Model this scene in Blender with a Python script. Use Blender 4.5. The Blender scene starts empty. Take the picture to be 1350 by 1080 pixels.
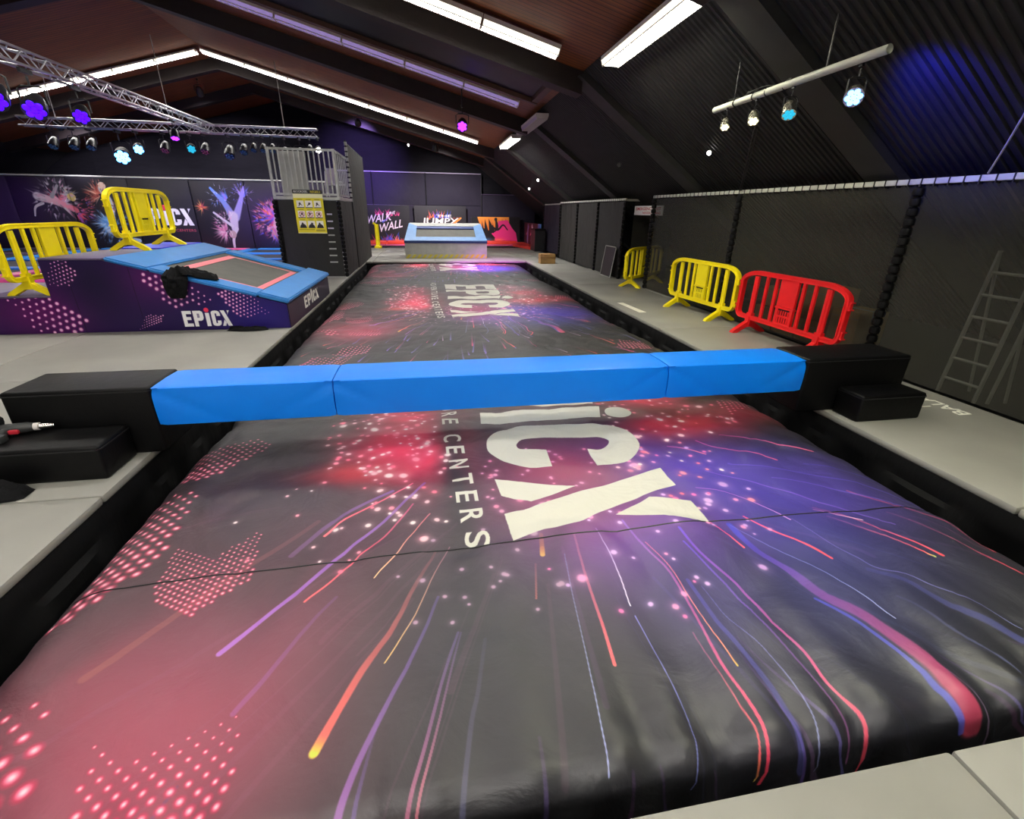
import bpy, bmesh, math, random
import numpy as np
from mathutils import Vector, Matrix, noise

random.seed(7)
rng = np.random.default_rng(11)
PI = math.pi
scene = bpy.context.scene
COL = scene.collection

# ------------------------------------------------------------------ camera, world, exposure
cam_data = bpy.data.cameras.new('camera')
cam_data.sensor_width = 36.0
cam_data.lens = 615.0 / 1350.0 * 36.0
cam_data.clip_start = 0.05
cam_data.clip_end = 200
cam = bpy.data.objects.new('camera', cam_data)
COL.objects.link(cam)
cam.matrix_world = Matrix((
    (0.98520013, 0.05457543, -0.16248761, 0.0),
    (-0.17087487, 0.38741457, -0.90593141, 0.0),
    (0.01350847, 0.92028880, 0.39100646, 1.70),
    (0, 0, 0, 1)))
scene.camera = cam
world = bpy.data.worlds.new('world')
scene.world = world
world.use_nodes = True
world.node_tree.nodes['Background'].inputs[0].default_value = (0.02, 0.02, 0.03, 1)
world.node_tree.nodes['Background'].inputs[1].default_value = 0.2
scene.view_settings.view_transform = 'Standard'
scene.view_settings.look = 'None'
scene.view_settings.gamma = 1.0
scene.view_settings.use_curve_mapping = False
scene.view_settings.exposure = 1.45
scene.cycles.use_denoising = True
TUBE_POWER = 22.0        # radiance of a lit fluorescent louvre

# ------------------------------------------------------------------ helpers: materials
def lin(c):
    return tuple((v / 12.92 if v <= 0.04045 else ((v + 0.055) / 1.055) ** 2.4) for v in c)

def rgb(r, g, b):
    return lin((r / 255, g / 255, b / 255))

def new_mat(name):
    m = bpy.data.materials.new(name)
    m.use_nodes = True
    nt = m.node_tree
    return m, nt, nt.nodes['Principled BSDF']

def mat(name, col, rough=0.6, metal=0.0, spec=0.5, var=0.0, var_scale=6.0, bump=0.0, bump_scale=40.0,
        stretch=(1, 1, 1), coat=0.0):
    m, nt, p = new_mat(name)
    p.inputs['Roughness'].default_value = rough
    p.inputs['Metallic'].default_value = metal
    p.inputs['Specular IOR Level'].default_value = spec
    p.inputs['Coat Weight'].default_value = coat
    p.inputs['Base Color'].default_value = (*col, 1)
    if var > 0 or bump > 0:
        tc = nt.nodes.new('ShaderNodeTexCoord')
        mp = nt.nodes.new('ShaderNodeMapping')
        mp.inputs['Scale'].default_value = stretch
        nt.links.new(tc.outputs['Object'], mp.inputs['Vector'])
    if var > 0:
        n = nt.nodes.new('ShaderNodeTexNoise')
        n.inputs['Scale'].default_value = var_scale
        n.inputs['Detail'].default_value = 6
        nt.links.new(mp.outputs['Vector'], n.inputs['Vector'])
        r = nt.nodes.new('ShaderNodeValToRGB')
        r.color_ramp.elements[0].position = 0.3
        r.color_ramp.elements[1].position = 0.7
        r.color_ramp.elements[0].color = (*[max(0, c * (1 - var)) for c in col], 1)
        r.color_ramp.elements[1].color = (*[min(1, c * (1 + var)) for c in col], 1)
        nt.links.new(n.outputs['Fac'], r.inputs['Fac'])
        nt.links.new(r.outputs['Color'], p.inputs['Base Color'])
    if bump > 0:
        n2 = nt.nodes.new('ShaderNodeTexNoise')
        n2.inputs['Scale'].default_value = bump_scale
        n2.inputs['Detail'].default_value = 5
        nt.links.new(mp.outputs['Vector'], n2.inputs['Vector'])
        b = nt.nodes.new('ShaderNodeBump')
        b.inputs['Strength'].default_value = bump
        b.inputs['Distance'].default_value = 0.02
        nt.links.new(n2.outputs['Fac'], b.inputs['Height'])
        nt.links.new(b.outputs['Normal'], p.inputs['Normal'])
    return m

def glow_mat(name, col, strength):
    m, nt, p = new_mat(name)
    p.inputs['Base Color'].default_value = (*col, 1)
    p.inputs['Emission Color'].default_value = (*col, 1)
    p.inputs['Emission Strength'].default_value = strength
    return m

def net_mat(name, col, clear):
    """black woven mesh sheet: mostly opaque threads with tiny open holes"""
    m, nt, p = new_mat(name)
    p.inputs['Base Color'].default_value = (*col, 1)
    p.inputs['Roughness'].default_value = 0.75
    p.inputs['Specular IOR Level'].default_value = 0.25
    tc = nt.nodes.new('ShaderNodeTexCoord')
    n = nt.nodes.new('ShaderNodeTexNoise')
    n.inputs['Scale'].default_value = 2.2
    n.inputs['Detail'].default_value = 4
    nt.links.new(tc.outputs['Object'], n.inputs['Vector'])
    b = nt.nodes.new('ShaderNodeBump')
    b.inputs['Strength'].default_value = 0.5
    b.inputs['Distance'].default_value = 0.08
    nt.links.new(n.outputs['Fac'], b.inputs['Height'])
    nt.links.new(b.outputs['Normal'], p.inputs['Normal'])
    if clear > 0:
        t = nt.nodes.new('ShaderNodeBsdfTransparent')
        mx = nt.nodes.new('ShaderNodeMixShader')
        mx.inputs[0].default_value = clear
        nt.links.new(p.outputs[0], mx.inputs[1])
        nt.links.new(t.outputs[0], mx.inputs[2])
        nt.links.new(mx.outputs[0], nt.nodes['Material Output'].inputs['Surface'])
    return m

# ------------------------------------------------------------------ helpers: meshes
class MB:
    """collects geometry for ONE mesh object"""
    def __init__(self):
        self.v = []; self.f = []; self.mi = []
    def add(self, verts, faces, m=0):
        o = len(self.v)
        self.v += [tuple(p) for p in verts]
        self.f += [tuple(i + o for i in f) for f in faces]
        self.mi += [m] * len(faces)
        return self
    def box(self, lo, hi, bev=0.0, m=0, rot=None, seg=2):
        c = [(a + b) / 2 for a, b in zip(lo, hi)]
        s = [(b - a) for a, b in zip(lo, hi)]
        bm = bmesh.new()
        bmesh.ops.create_cube(bm, size=1)
        for q in bm.verts:
            q.co = Vector((q.co.x * s[0], q.co.y * s[1], q.co.z * s[2]))
        if bev > 0:
            bmesh.ops.bevel(bm, geom=list(bm.edges), offset=min(bev, min(abs(k) for k in s) * 0.45), segments=seg,
                            profile=0.5, affect='EDGES')
        M = Matrix.Translation(c)
        if rot is not None:
            M = M @ rot
        self.from_bm(bm, M, m)
        return self
    def from_bm(self, bm, M=None, m=0):
        bm.verts.index_update()
        vs = [(M @ q.co) if M is not None else q.co.copy() for q in bm.verts]
        self.add(vs, [[q.index for q in f.verts] for f in bm.faces], m)
        bm.free()
        return self
    def prism(self, poly, d, axis='y', a=0.0, m=0):
        """poly of 2-D points extruded from a to a+d along axis (poly in the two other axes, in xyz order)"""
        n = len(poly)
        def P(p, t):
            if axis == 'y': return (p[0], t, p[1])
            if axis == 'x': return (t, p[0], p[1])
            return (p[0], p[1], t)
        vs = [P(p, a) for p in poly] + [P(p, a + d) for p in poly]
        fs = [list(range(n)), list(range(2 * n - 1, n - 1, -1))]
        fs += [[i, i + n, (i + 1) % n + n, (i + 1) % n] for i in range(n)]
        return self.add(vs, fs, m)
    def tube(self, pts, r, n=8, m=0, cap=True):
        pts = [Vector(p) for p in pts]
        rings = []
        for i, p in enumerate(pts):
            d = (pts[min(i + 1, len(pts) - 1)] - pts[max(i - 1, 0)]).normalized()
            up = Vector((0, 0, 1)) if abs(d.z) < 0.95 else Vector((1, 0, 0))
            u = d.cross(up).normalized(); w = u.cross(d).normalized()
            rr = r[i] if isinstance(r, (list, tuple)) else r
            rings.append([p + rr * (math.cos(2 * PI * k / n) * u + math.sin(2 * PI * k / n) * w) for k in range(n)])
        vs = [q for ring in rings for q in ring]
        fs = []
        for i in range(len(pts) - 1):
            for k in range(n):
                a = i * n + k; b = i * n + (k + 1) % n
                fs.append([a, b, b + n, a + n])
        if cap:
            fs.append(list(range(n - 1, -1, -1)))
            fs.append([(len(pts) - 1) * n + k for k in range(n)])
        return self.add(vs, fs, m)
    def sweep(self, pts, prof, normal, closed=False, m=0):
        """sweep a 2-D profile (along in-plane normal, along 'normal') along a planar path"""
        pts = [Vector(p) for p in pts]; N = Vector(normal).normalized(); n = len(prof); k = len(pts)
        vs = []
        for i, p in enumerate(pts):
            if closed:
                d1 = (p - pts[i - 1]).normalized(); d2 = (pts[(i + 1) % k] - p).normalized()
            else:
                d1 = (p - pts[max(i - 1, 0)]); d2 = (pts[min(i + 1, k - 1)] - p)
                d1 = d1.normalized() if d1.length > 0 else d2.normalized(); d2 = d2.normalized() if d2.length > 0 else d1
            t = (d1 + d2).normalized(); u = N.cross(t).normalized()
            sc = 1 / max(0.5, t.dot(d1))
            for (a, b) in prof:
                vs.append(p + u * a * sc + N * b)
        fs = []
        for i in range(k if closed else k - 1):
            for j in range(n):
                a = i * n + j; b = i * n + (j + 1) % n; c = ((i + 1) % k) * n + (j + 1) % n; d = ((i + 1) % k) * n + j
                fs.append([a, b, c, d])
        if not closed:
            fs.append(list(range(n - 1, -1, -1))); fs.append([(k - 1) * n + j for j in range(n)])
        return self.add(vs, fs, m)
    def cyl(self, c, r, h, n=16, m=0, r2=None):
        return self.tube([c, (c[0], c[1], c[2] + h)], [r, r if r2 is None else r2], n, m)
    def build(self, name, mats, parent=None, smooth=False, uv=None, recalc=True):
        if not isinstance(mats, (list, tuple)): mats = [mats]
        off = Vector(parent['_o']) if parent is not None and '_o' in parent else Vector((0, 0, 0))
        me = bpy.data.meshes.new(name)
        me.from_pydata([tuple(Vector(p) - off) for p in self.v], [], self.f)
        for k in mats: me.materials.append(k)
        me.polygons.foreach_set('material_index', self.mi)
        if recalc:
            bm = bmesh.new(); bm.from_mesh(me)
            bmesh.ops.recalc_face_normals(bm, faces=bm.faces)
            bm.to_mesh(me); bm.free()
        if smooth:
            me.polygons.foreach_set('use_smooth', [True] * len(me.polygons))
            try: me.set_sharp_from_angle(angle=math.radians(40))
            except Exception: pass
        if uv is not None:
            ul = me.uv_layers.new(name='UVMap')
            co = [Vector(v.co) + off for v in me.vertices]
            for poly in me.polygons:
                for li in poly.loop_indices:
                    ul.data[li].uv = uv(co[me.loops[li].vertex_index], poly.normal)
        o = bpy.data.objects.new(name, me)
        COL.objects.link(o)
        if parent is not None:
            o.parent = parent
            if '_o' in parent: o['_o'] = parent['_o']
        return o

def thing(name, loc, label, cat, group=None, rotz=0.0):
    o = bpy.data.objects.new(name, None)
    o.empty_display_size = 0.1
    o.location = loc; o.rotation_euler = (0, 0, rotz)
    o['_o'] = tuple(loc) if rotz == 0 else (0, 0, 0)
    COL.objects.link(o)
    return tag(o, label, cat, group)

def local_thing(name, label, cat, group=None):
    """a thing modelled around its own origin, placed afterwards"""
    o = bpy.data.objects.new(name, None); o.empty_display_size = 0.1
    COL.objects.link(o)
    return tag(o, label, cat, group)

def tag(o, label, cat, group=None):
    o['label'] = label; o['category'] = cat
    if group: o['group'] = group
    return o

def struct(o):
    o['kind'] = 'structure'
    return o

def copy_tree(root, label=None, group=None):
    r = root.copy(); COL.objects.link(r)
    if label: r['label'] = label
    if group: r['group'] = group
    for ch in list(root.children):
        c = ch.copy(); COL.objects.link(c); c.parent = r
        for g in list(ch.children):
            d = g.copy(); COL.objects.link(d); d.parent = c
    return r

def shared(name, me, loc, parent, rot=None, scale=None):
    o = bpy.data.objects.new(name, me)
    COL.objects.link(o)
    off = Vector(parent['_o']) if parent is not None and '_o' in parent else Vector((0, 0, 0))
    o.location = Vector(loc) - off
    if rot is not None: o.rotation_euler = rot
    if scale is not None: o.scale = scale
    o.parent = parent
    return o

# ------------------------------------------------------------------ helpers: printed artwork (flat print, generated in memory)
_text_cache = {}
def text_tris(s):
    if s in _text_cache: return _text_cache[s]
    cu = bpy.data.curves.new('lettering', 'FONT'); cu.body = s; cu.resolution_u = 4; cu.offset = 0.018
    ob = bpy.data.objects.new('lettering', cu); COL.objects.link(ob)
    dg = bpy.context.evaluated_depsgraph_get(); dg.update()
    me = ob.evaluated_get(dg).to_mesh(); me.calc_loop_triangles()
    v = np.array([q.co[:2] for q in me.vertices]); t = np.array([l.vertices[:] for l in me.loop_triangles])
    ob.evaluated_get(dg).to_mesh_clear()
    bpy.data.objects.remove(ob); bpy.data.curves.remove(cu)
    lo = v.min(0); hi = v.max(0)
    v = (v - lo) / np.maximum(hi - lo, 1e-6)
    _text_cache[s] = (v, t, (hi - lo)[0] / (hi - lo)[1])
    return _text_cache[s]

def spline(pts, n=4):
    """Catmull-Rom curve through the points"""
    p = [np.array(q[:2], float) for q in pts]; p = [2 * p[0] - p[1]] + p + [2 * p[-1] - p[-2]]; out = []
    for i in range(1, len(p) - 2):
        a, b, c, d = p[i - 1:i + 3]
        for k in range(n):
            t = k / n
            out.append(.5 * (2 * b + (c - a) * t + (2 * a - 5 * b + 4 * c - d) * t * t + (3 * b - a - 3 * c + d) * t ** 3))
    return out + [p[-2]]

class Canvas:
    """a flat print: x to the right, y up, metres"""
    def __init__(self, x0, y0, x1, y1, ppm, bg):
        self.x0, self.y0, self.ppm = x0, y0, ppm
        self.w = int(round((x1 - x0) * ppm)); self.h = int(round((y1 - y0) * ppm))
        self.x1, self.y1 = x1, y1
        self.a = np.empty((self.h, self.w, 3), np.float32); self.a[:] = np.array(bg) / 255
    def sub(self, xa, ya, xb, yb):
        i0 = max(0, int((xa - self.x0) * self.ppm) - 1); i1 = min(self.w, int((xb - self.x0) * self.ppm) + 2)
        j0 = max(0, int((ya - self.y0) * self.ppm) - 1); j1 = min(self.h, int((yb - self.y0) * self.ppm) + 2)
        if i1 <= i0 or j1 <= j0: return None
        X = self.x0 + (np.arange(i0, i1) + .5) / self.ppm; Y = self.y0 + (np.arange(j0, j1) + .5) / self.ppm
        X, Y = np.meshgrid(X, Y)
        return (slice(j0, j1), slice(i0, i1)), X, Y
    def mix(self, sl, al, col):
        al = np.clip(al, 0, 1)[..., None].astype(np.float32)
        c = np.array(col, np.float32) / 255 if not isinstance(col, np.ndarray) else col
        self.a[sl] = self.a[sl] * (1 - al) + c * al
    def poly(self, pts, col, alpha=1.0):
        p = np.array(pts, float); s = self.sub(p[:, 0].min(), p[:, 1].min(), p[:, 0].max(), p[:, 1].max())
        if s is None: return
        sl, X, Y = s; cov = np.zeros(X.shape)
        q = 0.25 / self.ppm
        for dx, dy in ((-q, -q), (q, -q), (-q, q), (q, q)):
            cov += self.inside(p, X + dx, Y + dy)
        self.mix(sl, cov / 4 * alpha, col)
    @staticmethod
    def inside(p, X, Y):
        r = np.zeros(X.shape, bool); n = len(p)
        for i in range(n):
            x1, y1 = p[i]; x2, y2 = p[(i + 1) % n]
            if y1 == y2: continue
            r ^= ((y1 > Y) != (y2 > Y)) & (X < (x2 - x1) * (Y - y1) / (y2 - y1) + x1)
        return r
    def ell(self, cx, cy, rx, ry, col, alpha=1.0, rot=0.0, soft=None):
        R = max(rx, ry) * 1.05; s = self.sub(cx - R, cy - R, cx + R, cy + R)
        if s is None: return
        sl, X, Y = s; c, sn = math.cos(rot), math.sin(rot)
        u = ((X - cx) * c + (Y - cy) * sn) / rx; v = (-(X - cx) * sn + (Y - cy) * c) / ry
        d = (1 - np.sqrt(u * u + v * v)) * min(rx, ry)
        al = np.clip(d * self.ppm + .5, 0, 1) if soft is None else np.clip(d / (soft * min(rx, ry)), 0, 1)
        self.mix(sl, al * alpha, col)
    def haze(self, cx, cy, rx, ry, col, alpha, rot=0.0, rough=0.0):
        R = max(rx, ry) * 2.6; s = self.sub(cx - R, cy - R, cx + R, cy + R)
        if s is None: return
        sl, X, Y = s; c, sn = math.cos(rot), math.sin(rot)
        u = ((X - cx) * c + (Y - cy) * sn) / rx; v = (-(X - cx) * sn + (Y - cy) * c) / ry
        al = np.exp(-(u * u + v * v)) * alpha
        if rough > 0:
            k = 0.5 + 0.5 * np.sin(X * 7.1 + 2.1 * np.sin(Y * 5.3 + cx)) * np.sin(Y * 8.7 + 1.7 * np.sin(X * 4.1 + cy))
            al = al * (1 - rough * k)
        self.mix(sl, al, col)
    def line(self, pts, w0, w1, c0, c1, a0=1.0, a1=1.0, soft=0.35):
        if len(pts) > 2: pts = spline(pts)
        P = [np.array(p, float) for p in pts]
        L = [0.0]
        for a, b in zip(P, P[1:]): L.append(L[-1] + np.linalg.norm(b - a))
        tot = max(L[-1], 1e-6); W = max(w0, w1)
        xs = [p[0] for p in P]; ys = [p[1] for p in P]
        s = self.sub(min(xs) - W, min(ys) - W, max(xs) + W, max(ys) + W)
        if s is None: return
        sl, X, Y = s
        best = np.full(X.shape, 1e9); T = np.zeros(X.shape)
        for k in range(len(P) - 1):
            a, b = P[k], P[k + 1]; d = b - a; l2 = max(d @ d, 1e-9)
            t = np.clip(((X - a[0]) * d[0] + (Y - a[1]) * d[1]) / l2, 0, 1)
            dist = np.hypot(X - a[0] - t * d[0], Y - a[1] - t * d[1])
            m_ = dist < best
            best = np.where(m_, dist, best); T = np.where(m_, (L[k] + t * math.sqrt(l2)) / tot, T)
        hw = (w0 + (w1 - w0) * T) / 2
        al = np.clip((hw - best) / np.maximum(hw * soft, .6 / self.ppm) + .3, 0, 1) * (a0 + (a1 - a0) * T)
        c = (np.array(c0, np.float32) / 255) * (1 - T[..., None]) + (np.array(c1, np.float32) / 255) * T[..., None]
        self.mix(sl, al, c.astype(np.float32))
    def text(self, s, ox, oy, w, h, col, right=(1, 0), up=(0, 1), shear=0.0, alpha=1.0):
        v, t, _ = text_tris(s)
        u = v[:, 0:1] * w + v[:, 1:2] * h * shear
        pts = np.array([[ox, oy]]) + u * np.array([right]) + v[:, 1:2] * h * np.array([up])
        lo = pts.min(0); hi = pts.max(0); S = self.sub(lo[0], lo[1], hi[0], hi[1])
        if S is None: return
        sl, X, Y = S; cov = np.zeros(X.shape); q = .25 / self.ppm
        bx, by = X[0, 0], Y[0, 0]
        for dx, dy in ((-q, -q), (q, -q), (-q, q), (q, q)):
            m_ = np.zeros(X.shape, bool)
            for tri in t:
                a, b, c = pts[tri]
                i0 = max(0, int((min(a[0], b[0], c[0]) - bx) * self.ppm) - 1); i1 = int((max(a[0], b[0], c[0]) - bx) * self.ppm) + 3
                j0 = max(0, int((min(a[1], b[1], c[1]) - by) * self.ppm) - 1); j1 = int((max(a[1], b[1], c[1]) - by) * self.ppm) + 3
                xx = X[j0:j1, i0:i1] + dx; yy = Y[j0:j1, i0:i1] + dy
                if xx.size == 0: continue
                e = lambda p, r: (r[0] - p[0]) * (yy - p[1]) - (r[1] - p[1]) * (xx - p[0])
                e1, e2, e3 = e(a, b), e(b, c), e(c, a)
                m_[j0:j1, i0:i1] |= ((e1 >= 0) & (e2 >= 0) & (e3 >= 0)) | ((e1 <= 0) & (e2 <= 0) & (e3 <= 0))
            cov += m_
        self.mix(sl, cov / 4 * alpha, col)
    def image(self, name):
        im = bpy.data.images.new(name, self.w, self.h, alpha=False)
        px = np.ones((self.h, self.w, 4), np.float32); px[..., :3] = np.clip(self.a, 0, 1)
        im.pixels.foreach_set(px.ravel()); im.update(); im.pack()
        return im
    def uv(self, x, y):
        return ((x - self.x0) / (self.x1 - self.x0), (y - self.y0) / (self.y1 - self.y0))
    def material(self, name, rough=0.5, spec=0.5, bump=0.0, bump_scale=3.0, ext='EXTEND', coat=0.0):
        m, nt, p = new_mat(name)
        t = nt.nodes.new('ShaderNodeTexImage'); t.image = self.image(name); t.extension = ext
        nt.links.new(t.outputs['Color'], p.inputs['Base Color'])
        p.inputs['Roughness'].default_value = rough; p.inputs['Specular IOR Level'].default_value = spec
        p.inputs['Coat Weight'].default_value = coat
        if bump > 0:
            tc = nt.nodes.new('ShaderNodeTexCoord'); n = nt.nodes.new('ShaderNodeTexNoise')
            n.inputs['Scale'].default_value = bump_scale; n.inputs['Detail'].default_value = 7
            n.inputs['Distortion'].default_value = 0.6
            nt.links.new(tc.outputs['Object'], n.inputs['Vector'])
            b = nt.nodes.new('ShaderNodeBump'); b.inputs['Strength'].default_value = bump; b.inputs['Distance'].default_value = 0.05
            nt.links.new(n.outputs['Fac'], b.inputs['Height']); nt.links.new(b.outputs['Normal'], p.inputs['Normal'])
        return m

def logo(cv, ox, oy, w, h, col, dotcol, right=(1, 0), up=(0, 1)):
    """the bold condensed five-letter word mark EPiCX"""
    R = np.array(right, float); U = np.array(up, float)
    def put(poly, c):
        cv.poly([tuple(np.array([ox, oy]) + R * (p[0] * w) + U * (p[1] * h)) for p in poly], c)
    put([(0, 0), (0, 1), (.19, 1), (.19, .8), (.08, .8), (.08, .62), (.17, .62), (.17, .42), (.08, .42), (.08, .2), (.19, .2), (.19, 0)], col)
    put([(.22, 0), (.22, 1), (.38, 1), (.42, .93), (.43, .8), (.43, .55), (.41, .42), (.37, .36), (.30, .36), (.30, 0)], col)
    bgc = cv.a[min(cv.h - 1, max(0, int((oy - cv.y0) * cv.ppm + 1))), min(cv.w - 1, max(0, int((ox - cv.x0) * cv.ppm)))] * 255; bgc = tuple(float(k) for k in bgc)
    put([(.30, .55), (.30, .82), (.34, .82), (.35, .78), (.35, .6), (.34, .55)], bgc)
    put([(.47, 0), (.47, .86), (.555, .86), (.555, 0)], col)
    q = np.array([ox, oy]) + R * (.512 * w) + U * (1.04 * h)
    cv.ell(q[0], q[1], .052 * w, .052 * w, dotcol)
    put([(.78, .36), (.78, .2), (.76, .07), (.72, .01), (.68, 0), (.64, .01), (.60, .07), (.59, .2), (.59, .8), (.60, .93), (.64, .99), (.68, 1), (.72, .99), (.76, .93), (.78, .8),
         (.78, .64), (.70, .64), (.70, .78), (.69, .82), (.68, .82), (.67, .78), (.67, .22), (.68, .18), (.69, .18), (.70, .22), (.70, .36)], col)
    put([(.79, 1), (.875, 1), (1.0, 0), (.91, 0)], col)
    put([(.79, 0), (.86, 0), (.885, .2), (.85, .42)], col)
    put([(.91, .62), (.94, .82), (.93, 1), (.985, 1)], col)

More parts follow.
